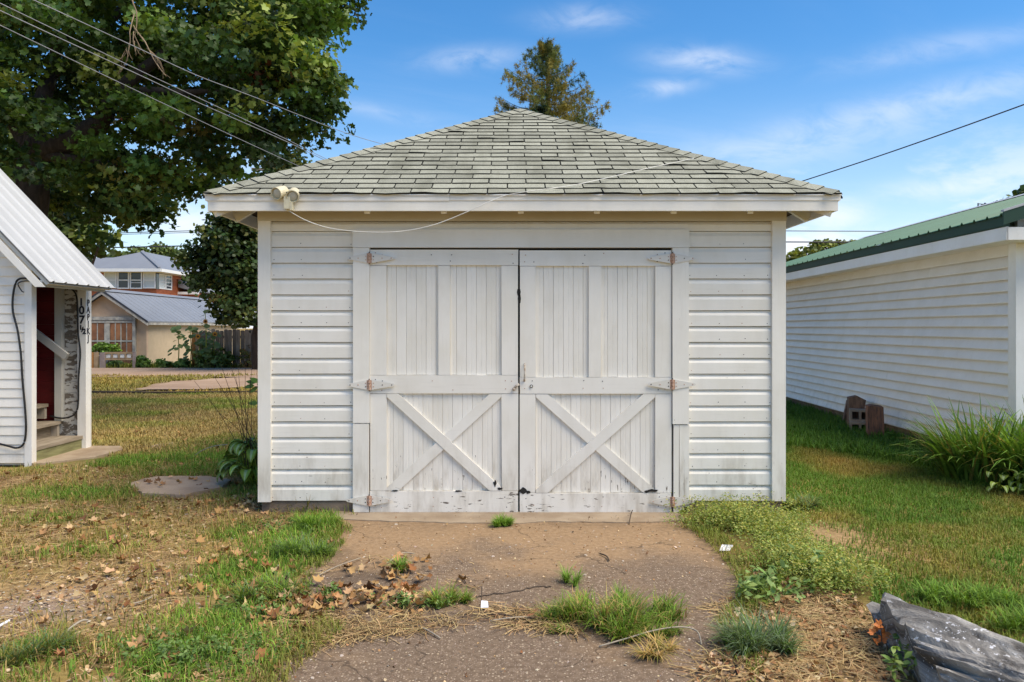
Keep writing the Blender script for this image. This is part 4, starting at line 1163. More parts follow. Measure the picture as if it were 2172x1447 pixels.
m = MB(); m.prism([(gxa - 0.16, 29.72, za - 0.01), (gxa, 29.72, za + 0.10), (gxa + 0.16, 29.72, za - 0.01), (gxa, 29.72, za + 0.06)][::-1], (0, 10.5, 0)); m.build('ridge_cap', 'grey_roof', sg_)
# old double doors with boarded lights
def up(u, v, Y=29.93): p = P(u, v, Y); return p.x, p.z
def pxbox(u0, u1, v0, v1, y0, y1, name, mat, par, Y=29.93):
    a, b = up(u0, v1, Y), up(u1, v0, Y); m = MB(); m.box(a[0], b[0], y0, y1, a[1], b[1]); return m.build(name, mat, par)
dd = pxbox(160, 286, 680, 785, 29.95, 29.99, 'door', 'old_timber', sg_)
dd['label'] = 'boarded up double door with flaking frame'
pxbox(160, 288, 672, 679, 29.88, 29.99, 'door_frame', 'weather_trim', dd); pxbox(282, 288, 679.5, 785, 29.88, 29.99, 'door_frame', 'weather_trim', dd)
pxbox(222, 233, 686, 785, 29.90, 29.948, 'door_frame', 'weather_trim', dd)
for v in (680, 722, 749): pxbox(160, 281.5, v, v + (6 if v > 740 else 5 if v < 700 else 3), 29.905, 29.9475, 'door_frame', 'weather_trim', dd)
for k, (a, b) in enumerate(((165, 179), (181, 192), (194, 206), (208, 221), (234.5, 244), (246, 256), (258, 268), (270, 280.5))):
    for (va, vb) in ((686, 721), (726, 748)):
        pxbox(a, b, va, vb, 29.925, 29.949, 'panel', 'board_orange', dd)
    if k not in (3, 7): pxbox(b, b + 2, 686, 748, 29.91, 29.947, 'muntin', 'weather_trim', dd)

house = thing('house', 'two storey house with cedar walls and a grey hip roof behind the stucco garage', 'house', (-23, 46, 0))
hx1, hy0, hz = -21.15, 46.0, 4.86
m = MB(); m.box(-30, hx1 - 0.3, hy0 + 0.3, 56, 0, hz); m.build('wall_core', 'cedar', house)
z = 0.0
while z < 3.75:
    m = MB(); m.box(-30, hx1, hy0, hy0 + 0.06, z, z + 0.235); m.build('siding_board', 'cedar', house)
    z += 0.24
z = 0.0
while z < hz - 0.1:
    m = MB(); m.box(hx1 - 0.06, hx1 - (0.0 if z < 3.7 else 0.2), hy0 + (0.061 if z < 3.7 else 2.0), 56, z, z + 0.235); m.build('siding_board', 'cedar', house)
    z += 0.24
def hroof(x0, x1, y0, y1, z0, ax, ay0, ay1, z1):
    m = MB(); m.add([(x0, y0, z0), (x1, y0, z0), (x1, y1, z0), (x0, y1, z0), (ax, ay0, z1), (ax, ay1, z1)], [(0, 1, 4), (1, 2, 5, 4), (2, 3, 5), (3, 0, 4, 5), (3, 2, 1, 0)])
    return m.build('roof', 'grey_roof', house)
hroof(-26.6, -20.55, 45.3, 56.5, hz + 0.09, -22.7, 47.6, 54.0, 6.18)
m = MB(); m.prism([(-32, 49, hz + 0.1), (-24.5, 49, hz + 0.1), (-24.5, 51.5, 6.15), (-30, 51.5, 6.15)], (0, 0.05, 0.02)); m.build('roof', 'grey_roof', house)
m = MB(); m.prism([(-24.4, 46.4, 5.25), (-22.7, 47.6, 6.20), (-20.6, 45.35, 5.02), (-20.75, 45.3, 5.02), (-22.8, 47.4, 6.16)][1:4] + [(-22.8, 47.45, 6.14)], (0.0, 0.02, 0.06)); m.build('hip_cap', 'grey_roof', house)
m = MB(); m.box(-26.6, -20.57, 45.27, 45.33, hz - 0.08, hz + 0.10); m.build('fascia_board', 'window_white', house)
m = MB(); m.box(-20.60, -20.54, 45.34, 56.5, hz - 0.08, hz + 0.10); m.build('fascia_board', 'window_white', house)
m = MB(); m.box(-26.5, -20.62, 45.34, 56, hz - 0.09, hz - 0.05); m.build('soffit', 'window_white', house)
def win(u0, u1, v0, v1, kind):
    a, b = P(u0, v1, hy0), P(u1, v0, hy0)
    m = MB(); f = 0.07
    m.box(a.x, a.x + f, hy0 - 0.10, hy0 + 0.02, a.z, b.z); m.box(b.x - f, b.x, hy0 - 0.10, hy0 + 0.02, a.z, b.z)
    m.box(a.x + f, b.x - f, hy0 - 0.10, hy0 + 0.02, b.z - f, b.z); m.box(a.x + f, b.x - f, hy0 - 0.10, hy0 + 0.02, a.z, a.z + f)
    zm = (a.z + b.z) / 2; m.box(a.x + f, b.x - f, hy0 - 0.09, hy0 + 0.02, zm - 0.03, zm + 0.03)
    if kind == 2: m.box(a.x + f, b.x - f, hy0 - 0.085, hy0 + 0.02, a.z + 0.35, a.z + 0.38)
    w = m.build('window', 'window_white', house)
    m = MB(); m.box(a.x + f, b.x - f, hy0 - 0.06, hy0 - 0.04, a.z + f, b.z - f); m.build('pane', 'blind' if kind == 0 else 'glass_dark', w)
for a in ((222, 249, 577, 612, 0), (250.5, 275.5, 576, 613, 1), (277, 303, 576, 613, 2), (305, 331, 577, 612, 0)): win(*a)
m = MB(); m.box(P(205, 612, hy0).x, P(222, 612, hy0).x, hy0 - 0.02, hy0 + 0.3, P(0, 613, hy0).z, hz); m.build('wall_panel', 'cedar', house)
m = MB(); m.box(P(331, 612, hy0).x, hx1 + 0.02, hy0 - 0.05, hy0 + 0.3, P(0, 613, hy0).z, hz); m.build('corner_post', 'glass_dark', house)
for k, (ya, yb) in enumerate(((46.3, 47.15), (47.2, 48.05))):
    za_, zb_ = P(0, 613, 46.5).z, hz - 0.12
    m = MB(); x = hx1 + 0.03
    m.box(x - 0.08, x, ya, ya + 0.07, za_, zb_); m.box(x - 0.08, x, yb - 0.07, yb, za_, zb_); m.box(x - 0.08, x, ya + 0.07, yb - 0.07, za_, za_ + 0.07); m.box(x - 0.08, x, ya + 0.07, yb - 0.07, zb_ - 0.07, zb_)
    for j in range(1, 4 if k else 2): m.box(x - 0.07, x - 0.01, ya + 0.07, yb - 0.07, za_ + j * (zb_ - za_) / (4 if k else 2) - 0.025, za_ + j * (zb_ - za_) / (4 if k else 2) + 0.025)
    w = m.build('window', 'window_white', house)
    m = MB(); m.box(x - 0.05, x - 0.04, ya + 0.06, yb - 0.06, za_ + 0.05, zb_ - 0.05); m.build('pane', 'glass_dark' if k else 'blind', w)
m = MB(); m.prism([(hx1, 49.0, 4.05), (hx1 + 1.3, 49.0, 3.75), (hx1 + 1.3, 49.0, 3.85), (hx1, 49.0, 4.55)], (0, 6, 0)); m.build('porch_roof', 'grey_roof', house)
m = MB(); m.box(hx1, hx1 + 1.32, 48.9, 49.0, 3.6, 3.76); m.build('fascia_board', 'window_white', house)
m = MB(); m.box(hx1, hx1 + 1.2, 49.1, 55, 0, 3.7); m.build('porch_wall', 'cedar', house)

fence = thing('board_fence', 'weathered grey board fence across the alley beside the sunflowers', 'fence', (-10.5, 29, 0))
x = P(413, 0, 29).x
while x < -4.5:
    w = R.uniform(0.135, 0.155); h = R.uniform(1.36, 1.45)
    m = MB(); yy = 29 + R.uniform(-0.012, 0.012)
    m.prism([(x, yy, 0.0), (x + w, yy, 0.0), (x + w, yy, h - 0.03), (x + w - 0.03, yy, h), (x + 0.03, yy, h), (x, yy, h - 0.03)], (0, 0.02, 0)); m.build('picket', 'fence_wood', fence)
    x += w + R.uniform(0.004, 0.014)
for z in (0.4, 1.1):
    m = MB(); m.box(P(413, 0, 29).x, -4.5, 29.035, 29.08, z, z + 0.09); m.build('rail', 'fence_wood', fence)
m = MB(); m.box(P(407, 0, 28.95).x, P(413, 0, 28.95).x, 28.93, 29.03, 0, 1.42); m.build('post', 'post_orange', fence)
pf = thing('planter_fence', 'low timber planter fence with white lattice blocks across the alley', 'fence', (-15.3, 28.6, 0))
def pfb(u0, u1, v0, v1, mat, nm, y=28.5, t=0.08):
    a, b = P(u0, v1, y), P(u1, v0, y); m = MB(); m.box(a.x, b.x, y, y + t, max(a.z, -0.02), b.z); m.build(nm, mat, pf)
pfb(190, 198, 748, 783, 'post_orange', 'post'); pfb(199, 207, 747, 783, 'planter_wood', 'post'); pfb(211, 222, 748, 783, 'planter_grey', 'post', 28.45); pfb(281, 286, 746, 780, 'planter_grey', 'post', 28.45)
pfb(222, 281, 747, 751, 'planter_wood', 'rail'); pfb(222, 281, 760, 764, 'planter_wood', 'rail')
for k in range(4):
    pfb(225 + k * 14.5, 234 + k * 14.5, 752, 759, 'window_white', 'lattice_block', 28.53); pfb(235 + k * 14.5, 238.5 + k * 14.5, 751, 760, 'planter_wood', 'baluster', 28.49)
m = MB(); a = P(120, 835, 17.3); 
pts = []
m.prism([(-11.5, 17.5, 0.0), (-2.5, 17.1, 0.0), (-2.5, 17.1, 0.07), (-5, 17.2, 0.085), (-8, 17.35, 0.06), (-11.5, 17.5, 0.08)], (0.01, 0.10, 0))
tag(m.build('timber_edging', 'twig_dark'), 'low dark timber edging along the back of the lawn', 'edging')

# ------------------------------------------------------------------ vegetation tools
def rot_from(nrm, spin):
    """(n,3) normals -> (n,3,3) matrices whose columns are tangent, bitangent, normal"""
    nrm = nrm / np.linalg.norm(nrm, axis=1, keepdims=True)
    ref = np.where(np.abs(nrm[:, 2:3]) > 0.9, np.array([[1.0, 0, 0]]), np.array([[0, 0, 1.0]]))
    t = np.cross(ref, nrm); t /= np.linalg.norm(t, axis=1, keepdims=True)
    b = np.cross(nrm, t)
    c, s = np.cos(spin)[:, None], np.sin(spin)[:, None]
    return np.stack([t * c + b * s, -t * s + b * c, nrm], axis=2)

MAPLE_V = np.array([(0, -0.16, 0), (0.22, -0.32, .02), (0.50, -0.20, .09), (0.38, 0.04, .03), (0.53, 0.30, .11), (0.26, 0.33, .02), (0.0, 0.64, .07), (-0.26, 0.33, .02), (-0.53, 0.30, .11), (-0.38, 0.04, .03), (-0.50, -0.20, .09), (-0.22, -0.32, .02), (0, 0.05, -0.04)])
MAPLE_F = np.array([(12, i, (i + 1) % 12) for i in range(12)])
LEAF_V = np.array([(0, -0.5, 0), (0.24, -0.12, .06), (0.20, 0.2, .05), (0, 0.55, 0), (-0.20, 0.2, .05), (-0.24, -0.12, .06)])
LEAF_F = np.array([(0, 1, 5), (1, 2, 5), (5, 2, 4), (2, 3, 4)])
SIMP_V = np.array([(0, -0.45, 0), (0.42, -0.1, .08), (0.36, 0.25, .03), (0, 0.55, .06), (-0.36, 0.25, .03), (-0.42, -0.1, .08)])

def leaves(name, pos, nrm, size, colr, tv=MAPLE_V, tf=MAPLE_F, mat='leaf', parent=None, curl=0.0, spin=None):
    n = len(pos)
    M = rot_from(nrm, rng.uniform(0, 2 * np.pi, n) if spin is None else spin)
    tvv = np.repeat(tv[None], n, 0) * size[:, None, None]
    if curl:
        k = rng.uniform(-curl, curl, n)[:, None]
        tvv[:, :, 2] += k * (tvv[:, :, 0] ** 2) / size[:, None] + rng.uniform(0, curl, n)[:, None] * (tvv[:, :, 1] ** 2) / size[:, None]
    V = np.einsum('nij,nkj->nki', M, tvv) + pos[:, None, :]
    kv = len(tv)
    T = (tf[None] + (np.arange(n) * kv)[:, None, None]).reshape(-1, tf.shape[1])
    return npmesh(name, V.reshape(-1, 3), T, mat, np.repeat(colr, kv, 0), parent)

def blades(name, x, y, z, h, w, lean, ang, colr, mat='grass', parent=None, flat=0.0, tipc=1.15):
    """curved grass blades: five vertices each"""
    n = len(x)
    dx, dy = np.cos(ang), np.sin(ang)
    px_, py_ = -dy * w / 2, dx * w / 2
    l1, l2 = lean * 0.35, lean
    def vtx(f, off, hh, k):
        return np.c_[x + dx * off + px_ * k, y + dy * off + py_ * k, z + hh]
    up1 = h * 0.55 * np.sqrt(np.maximum(0.05, 1 - (l1 / np.maximum(h, 1e-4)) ** 2)); up2 = h * np.sqrt(np.maximum(0.03, 1 - np.minimum(lean / np.maximum(h, 1e-4), 0.985) ** 2))
    V = np.stack([vtx(0, 0, -0.004, -1), vtx(0, 0, -0.004, 1), vtx(0, l1, up1, -0.8), vtx(0, l1, up1, 0.8), vtx(0, l2, up2, 0)], 1)
    b = (np.arange(n) * 5)[:, None]
    T = np.concatenate([b + np.array([[0, 1, 3]]), b + np.array([[0, 3, 2]]), b + np.array([[2, 3, 4]])])
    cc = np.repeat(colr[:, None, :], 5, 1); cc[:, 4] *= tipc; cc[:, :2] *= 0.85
    return npmesh(name, V.reshape(-1, 3), T, mat, np.clip(cc.reshape(-1, 3), 0, 1), parent)

GREEN = np.array((0.11, 0.20, 0.025)); BRIGHT = np.array((0.20, 0.33, 0.04)); DARK = np.array((0.05, 0.125, 0.016)); OLIVE = np.array((0.25, 0.225, 0.055)); TAN = np.array((0.52, 0.36, 0.14)); GOLD = np.array((0.40, 0.275, 0.075)); BLUEG = np.array((0.13, 0.19, 0.09))
def mixc(a, b, t): t = np.clip(np.asarray(t), 0, 1)[:, None]; return a[None] * (1 - t) + b[None] * t
def jitter(c, k=0.25): return np.clip(c * rng.uniform(1 - k, 1 + k, (len(c), 1)) * rng.uniform(0.93, 1.07, c.shape), 0.005, 0.9)

def crown(name, blobs, n, size, palette, weights, parent, mat='leaf', clump=0.35, tv=MAPLE_V, tf=MAPLE_F, perclump=26, shell=0.55):
    """leaves gathered in clumps spread through a union of ellipsoids; blobs are (centre, radius)"""
    vols = np.array([b[1] ** 1.9 for b in blobs]); vols = vols / vols.sum()
    nc = max(1, n // perclump)
    bi = rng.choice(len(blobs), nc, p=vols)
    d = rng.normal(size=(nc, 3)); d /= np.linalg.norm(d, axis=1, keepdims=True)
    r = rng.uniform(0, 1, nc) ** (1 / 3.0); r = shell * (0.75 + 0.25 * r) + (1 - shell) * r
    ctr = np.array([blobs[i][0] for i in bi]); rad = np.array([blobs[i][1] for i in bi])
    cp = ctr + d * (r * rad)[:, None]
    out = d.copy()
    k = rng.integers(0, nc, n)
    cl = clump * rng.uniform(0.6, 1.3, nc)
    dd_ = rng.normal(size=(n, 3)); dd_ /= np.linalg.norm(dd_, axis=1, keepdims=True)
    off = dd_ * (cl[k] * rng.uniform(0, 1, n) ** 0.45)[:, None]; off[:, 2] *= 0.5; off[:, 2] -= 0.05
    pos = cp[k] + off
    nr = out[k] * 0.5 + rng.normal(size=(n, 3)) * 0.75 + np.array([0, 0, 0.6])
    pal = np.array(palette); ci = rng.choice(len(pal), nc, p=np.array(weights) / np.sum(weights))
    colr = jitter(pal[ci][k] * rng.uniform(0.6, 1.35, nc)[k][:, None], 0.25)
    return leaves(name, pos, nr, size * rng.uniform(0.7, 1.25, n), colr, tv, tf, mat, parent)

def limb(m, a, b, r0, r1, bend=0.15, n=7, seed=0):
    a, b = Vector(a), Vector(b); L = (b - a).length; rr = random.Random(seed)
    o = Vector((rr.uniform(-1, 1), rr.uniform(-1, 1), rr.uniform(-0.2, 0.6))) * bend * L
    pts = []; rs = []
    for i in range(n):
        t = i / (n - 1)
        pts.append(a.lerp(b, t) + o * math.sin(math.pi * t) + Vector((rr.uniform(-1, 1), rr.uniform(-1, 1), rr.uniform(-1, 1))) * 0.02 * L * (0 < i < n - 1)); rs.append(r0 + (r1 - r0) * t)
    m.tube(pts, rs, 8)

def B(u, v, rpx, Y):
    return (tuple(P(u, v, Y)), rpx / F * Y)

# ------------------------------------------------------------------ trees
maple = thing('maple_tree', 'large spreading maple tree overhanging the left shed', 'tree', (-8.4, 13.2, 0))
MY = 13.0
bl = []
for (u, v, r, dy) in ((40, 40, 150, .4), (170, 20, 150, -.8), (300, 40, 140, .5), (430, 30, 130, -.6), (550, 20, 120, .6), (655, 0, 75, -.3), (690, -30, 60, .4),
                      (540, 130, 105, -1.2), (610, 170, 80, -.8), (460, 150, 110, .9), (655, 205, 48, -1.0), (630, 250, 55, -.6), (570, 260, 80, -1.2), (480, 250, 95, .5), (380, 150, 120, -1.0),
                      (270, 160, 130, 1.2), (140, 150, 130, -.4), (20, 160, 120, .8), (40, 300, 75, -1.6), (10, 240, 90, -1.4), (150, 270, 110, 1.2), (270, 290, 110, -.4), (390, 300, 95, .8), (470, 335, 75, -.4), (540, 330, 52, .3),
                      (430, 400, 55, .2), (420, 440, 26, 0), (350, 380, 75, -.5), (280, 400, 80, .7), (200, 390, 85, -.3), (270, 455, 50, .3), (215, 470, 42, .9), (300, 480, 24, .2), (120, 380, 70, .9),
                      (600, 90, 85, -.6), (665, 100, 48, .2), (650, 150, 52, -.8), (625, 215, 72, .4), (590, 290, 60, -.2), (670, 45, 62, -.5), (640, 60, 70, .8), (600, 30, 80, -1.2),
                      (60, -140, 190, 0), (260, -150, 190, .8), (460, -140, 180, -.5), (620, -120, 110, .3), (-150, 50, 190, .3), (-150, 260, 150, -.3), (-150, -150, 190, 0), (150, -330, 190, .3), (380, -320, 170, -.4), (-320, 100, 170, 0)):
    bl.append(B(u, v, r, MY + dy * 1.3))
MP = [np.array(c) for c in ((0.050, 0.100, 0.018), (0.075, 0.140, 0.025), (0.120, 0.195, 0.035), (0.20, 0.25, 0.05), (0.22, 0.19, 0.045), (0.032, 0.066, 0.014), (0.22, 0.075, 0.025))]
crown('crown', bl, 80000, 0.098, MP, (4, 4, 3.2, 2.2, .35, 4.5, .05), maple, clump=0.50, perclump=115, shell=0.75)
m = MB()
tb = Vector((-8.55, 13.2, -0.1)); tf_ = P(70, 330, 13.1)
limb(m, tb, tf_, 0.36, 0.27, 0.03, 8, 1)
limb(m, tf_, P(250, 190, 12.6), 0.19, 0.12, 0.10, 8, 2); limb(m, P(250, 190, 12.6), P(420, 70, 12.9), 0.12, 0.05, 0.08, 7, 3)
limb(m, tf_, P(110, 160, 13.6), 0.20, 0.11, 0.06, 7, 4); limb(m, P(110, 160, 13.6), P(170, -150, 13.2), 0.11, 0.05, 0.08, 7, 5)
limb(m, tf_, P(-120, 120, 13.4), 0.17, 0.07, 0.08, 7, 6); limb(m, P(250, 190, 12.6), P(560, 220, 12.1), 0.08, 0.03, 0.07, 7, 7)
limb(m, P(110, 160, 13.6), P(350, -80, 13.6), 0.09, 0.04, 0.07, 7, 8); limb(m, tf_, P(330, 350, 13.2), 0.10, 0.03, 0.10, 7, 9); limb(m, P(420, 70, 12.9), P(640, 20, 13.0), 0.05, 0.02, 0.06, 6, 10)
m.build('trunk', 'bark', maple, True)
m = MB(); rr = random.Random(3)
def twiggy(a, b, r, dep):
    limb(m, a, b, r, r * 0.55, 0.10, 6, rr.randint(0, 999))
    if dep:
        for _ in range(3):
            t = rr.uniform(0.35, 0.95); s = Vector(a).lerp(Vector(b), t); L = (Vector(b) - Vector(a)).length * rr.uniform(0.35, 0.6)
            d = (Vector(b) - Vector(a)).normalized() + Vector((rr.uniform(-.8, .8), rr.uniform(-.5, .5), rr.uniform(-.6, .4)))
            twiggy(s, s + d.normalized() * L, r * 0.6, dep - 1)
twiggy(P(278, -10, 9.6), P(285, 80, 9.6), 0.010, 2); twiggy(P(285, 60, 9.6), P(335, 140, 9.6), 0.008, 2); twiggy(P(285, 30, 9.6), P(270, 130, 9.6), 0.008, 2)
m.build('bare_branch', 'twig', maple, True)

def simple_tree(name, label, base, blobs, n, size, pal, wts, trunk_top, r0, group=None, clump=0.4, perclump=26, tv=SIMP_V, tf=LEAF_F, shell=0.55):
    t = thing(name, label, 'tree', base, group)
    crown('crown', blobs, n, size, pal, wts, t, clump=clump, perclump=perclump, tv=tv, tf=tf, shell=shell)
    m = MB(); limb(m, base, trunk_top, r0, r0 * 0.4, 0.03, 6, 5)
    for i, b in enumerate(blobs[:: max(1, len(blobs) // 6)]):
        limb(m, Vector(base).lerp(Vector(trunk_top), 0.45 + 0.08 * (i % 6)), b[0], r0 * 0.35, r0 * 0.08, 0.08, 6, i)
    m.build('trunk', 'bark', t, True)
    return t
bb = [B(*a) for a in ((480, 490, 50, 26.5), (520, 480, 60, 27), (440, 540, 42, 26.6), (500, 545, 62, 26.2), (540, 560, 70, 27.3), (465, 600, 52, 26.4), (520, 630, 62, 26.3), (450, 575, 40, 27), (560, 470, 70, 27.5), (600, 560, 90, 27.5), (545, 660, 42, 26.5), (490, 655, 32, 26.8), (600, 440, 80, 28),
                      (405, 548, 20, 26.3), (650, 500, 90, 28), (610, 380, 50, 28), (625, 347, 24, 28), (590, 365, 26, 28), (500, 455, 30, 27))]
simple_tree('dark_tree', 'dense dark green maple between the fence and the garage corner', (-8.9, 27.2, 0), bb, 30000, 0.15, [np.array(c) for c in ((0.03, 0.06, 0.016), (0.042, 0.078, 0.02), (0.075, 0.11, 0.03), (0.15, 0.16, 0.045))], (4, 4, 3, 1.6), (-8.9, 27.2, 5.2), 0.25, clump=0.5)
bb = [B(*a) for a in ((100, 440, 60, 22), (150, 480, 55, 22.5), (60, 400, 70, 22), (190, 500, 38, 22.2), (110, 520, 60, 22.6), (30, 480, 80, 22), (215, 505, 22, 22), (170, 440, 36, 22.4), (-60, 420, 90, 22), (-20, 330, 70, 22.5), (60, 560, 70, 22.4))]
simple_tree('light_tree', 'pale green tree standing behind the maple and the white shed roof', (-13.2, 22.5, 0), bb, 9000, 0.20, [np.array(c) for c in ((0.12, 0.17, 0.04), (0.17, 0.21, 0.05), (0.09, 0.14, 0.035))], (3, 2, 2), (-13, 22.4, 4.5), 0.2, clump=0.5)
for (lab, Y, bs) in (('far tree rising behind the left end of the house roof', 68, ((255, 560, 26), (240, 555, 22), (285, 548, 26), (270, 570, 30), (300, 560, 25))),
                     ('far tree rising behind the middle of the house roof', 70, ((345, 545, 22), (365, 548, 24), (385, 555, 20), (355, 565, 30), (335, 530, 12)))):
    bb = [B(u, v, r, Y) for u, v, r in bs]
    base = (bb[0][0][0] + 0.8, Y, 0)
    simple_tree('far_tree', lab, base, bb, 5000, 0.30, [np.array(c) for c in ((0.12, 0.17, 0.045), (0.17, 0.21, 0.06), (0.09, 0.13, 0.035))], (3, 2, 2), (base[0], Y, 5.5), 0.3, 'far trees beyond the house', clump=0.7)
bb = [B(u, v, r, 38) for u, v, r in ((1690, 556, 24), (1715, 548, 26), (1745, 538, 26), (1775, 532, 22), (1800, 535, 24), (1830, 528, 16), (1740, 575, 40), (1790, 570, 40), (1690, 590, 40), (1850, 560, 40))]
simple_tree('far_tree', 'yellow green treetop showing over the green metal roof', (15.6, 38, 0), bb, 9000, 0.20, [np.array(c) for c in ((0.17, 0.20, 0.04), (0.22, 0.24, 0.05), (0.11, 0.15, 0.03))], (3, 2, 2), (15.6, 38, 4.2), 0.25, clump=0.45, shell=0.7)
bb = [B(u, v, r, 19) for u, v, r in ((2165, 436, 26), (2190, 430, 36), (2145, 446, 14), (2230, 440, 60), (2200, 480, 50))]
simple_tree('far_tree', 'leafy treetop at the right edge above the ridge of the green roof', (13.0, 19, 0), bb, 3500, 0.14, [np.array(c) for c in ((0.06, 0.10, 0.025), (0.10, 0.14, 0.035))], (3, 2), (13.0, 19, 4.0), 0.2, clump=0.3)

def spruce():
    Y = 24.0
    ap = P(1158, 84, Y); bx = P(1168, 84, Y).x
    t = thing('spruce_tree', 'golden brown spruce rising behind the ridge of the garage roof', 'tree', (bx, Y, 0))
    m = MB(); m.tube([(bx, Y, 0), (bx, Y, 4), (bx - 0.05, Y, 8), (ap.x, Y, ap.z - 0.1)], [0.26, 0.20, 0.09, 0.015], 8)
    pos, nr, sz, cl = [], [], [], []
    rr = random.Random(5); rg = np.random.default_rng(5)
    H = ap.z
    z = H - 0.15
    az = 0.0
    while z > 3.2:
        d = H - z
        L = min(0.12 + 0.84 * d, 1.75) * rr.uniform(0.55, 1.05)
        az += 2.4 + rr.uniform(-0.5, 0.5)
        rise = 0.55 if d < 1.2 else 0.25 - 0.06 * (d - 1.2)
        a = Vector((bx + (ap.x - bx) * max(0, 1 - d / 3), Y, z)); dirv = Vector((math.cos(az), math.sin(az), rise)).normalized()
        n = max(4, int(L / 0.16))
        pts = [a + dirv * (L * i / n) + Vector((0, 0, -0.10 * L * math.sin(math.pi * i / n) + 0.10 * L * (i / n) ** 2)) for i in range(n + 1)]
        m.tube(pts, [0.022 * (1 - 0.8 * i / n) for i in range(n + 1)], 5)
        tone = rr.random()
        base = np.array((0.24, 0.20, 0.045)) if tone < 0.40 else np.array((0.15, 0.175, 0.045)) if tone < 0.8 else np.array((0.08, 0.105, 0.03))
        for i in range(1, n + 1):
            s = 1 - 0.55 * i / n
            for k in range(rr.randint(16, 24)):
                side = rr.choice((-1, 1)); ln = min(0.42, L * 0.36) * s * rr.uniform(0.1, 1.0)
                lat = Vector((-dirv.y, dirv.x, 0)) * side
                c = pts[i] + lat * ln + dirv * ln * 0.5 + Vector((0, 0, -0.42 * ln - rr.uniform(0, 0.16)))
                pos.append(c + Vector((rr.gauss(0, .03), rr.gauss(0, .03), rr.gauss(0, .04)))); nr.append((rr.gauss(0, 1), rr.gauss(0, 1), rr.gauss(0, .4))); sz.append(rr.uniform(0.09, 0.17)); cl.append(base * rr.uniform(0.6, 1.35))
        z -= rr.uniform(0.045, 0.085) * (1 if d < 4 else 1.8)
    SPV = []
    for k in range(6):
        a = k * math.pi / 3; c, s = math.cos(a), math.sin(a)
        SPV += [(-0.07 * s, 0.07 * c, 0), (0.07 * s, -0.07 * c, 0), (c * 0.75, s * 0.75, 0.18 * (-1) ** k)]
    SPF = np.array([(i * 3, i * 3 + 1, i * 3 + 2) for i in range(6)])
    leaves('crown', np.array([tuple(p) for p in pos]), np.array(nr), np.array(sz), np.array(cl), np.array(SPV) , SPF, 'needle', t)
    m.build('trunk', 'bark', t, True)
    bb = [B(1143, 226, 14, Y - 1.2), B(1148, 240, 16, Y - 1.2), B(1135, 245, 14, Y - 1.2), B(1150, 262, 24, Y - 1.2), B(1140, 290, 30, Y - 1.2)]
    simple_tree('dark_evergreen', 'small dark green evergreen tip in front of the spruce', (0.85, Y - 1.2, 0), bb, 2600, 0.07, [np.array((0.02, 0.045, 0.018)), np.array((0.03, 0.06, 0.02))], (1, 1), (0.85, Y - 1.2, 7.0), 0.12, clump=0.12)
spruce()

# ------------------------------------------------------------------ wires and pole
def wire(label, pts, r, mat, grp=None, n=8):
    m = MB(); m.tube(smooth_path(pts, n), r, 5)
    return tag(m.build('overhead_wire', mat, None, True), label, 'wire', grp)
wire('uppermost overhead wire crossing in front of the maple', [P(60, -5, 6.6), P(290, 101, 7.8), P(420, 161, 8.6), P(539, 206, 9.5), P(695, 268, 11.0), P(760, 291, 11.8), P(816, 307, 12.4), P(900, 330, 13.5)], 0.0045, 'wire_grey')
wire('second overhead wire crossing in front of the maple', [P(0, 7, 6.4), P(297, 150, 7.8), P(430, 212, 8.7), P(600, 292, 10.0), P(700, 341, 11.2), P(800, 385, 12.6)], 0.004, 'wire_grey')
wire('third overhead wire crossing in front of the maple', [P(-10, 18, 6.3), P(297, 160, 7.8), P(430, 222, 8.7), P(600, 297, 10.0), P(694, 342, 11.1), P(800, 388, 12.6)], 0.0045, 'wire_grey')
wire('lowest overhead wire crossing in front of the maple', [P(-10, 49, 6.3), P(259, 178, 7.6), P(430, 259, 8.7), P(608, 341, 10.2), P(720, 390, 11.6)], 0.004, 'wire_grey')
wire('dark wire slanting up from the garage roof to the right', [P(1640, 404, 9.5), P(1700, 385, 9.2), P(1850, 336, 8.4), P(2000, 284, 7.7), P(2172, 222, 7.0), P(2400, 138, 6.3)], 0.0065, 'wire_dark')
for lab, r, pts in (('upper distant power line running behind the garage', 0.02, ((-300, 508), (130, 498), (547, 487), (1100, 486), (1665, 490), (1900, 491), (2500, 494))),
                    ('upper distant power line strand just below the top one', 0.014, ((-300, 513), (130, 501), (547, 491), (1100, 489.5), (1400, 490.5), (1660, 492.5))),
                    ('lower distant power line running behind the garage', 0.03, ((-300, 536), (165, 527), (547, 519), (1100, 513), (1665, 513.5), (1900, 515), (2500, 520)))):
    wire(lab, [P(u, v, 36) for u, v in pts], r, 'wire_dark')
pole = thing('utility_pole', 'wooden utility pole half hidden by the trees above the left roof slope', 'pole', (-9.3, 30, 0))
a = P(575, 342, 30)
m = MB(); m.tube([(a.x, 30, 0), (a.x, 30, a.z + 0.6)], [0.16, 0.11], 10); m.build('post', 'pole_wood', pole, True)
m = MB(); m.beam((a.x - 0.7, 29.85, a.z - 0.35), (a.x + 0.7, 29.85, a.z - 0.35), 0.09, 0.11); m.build('crossarm', 'pole_wood', pole)

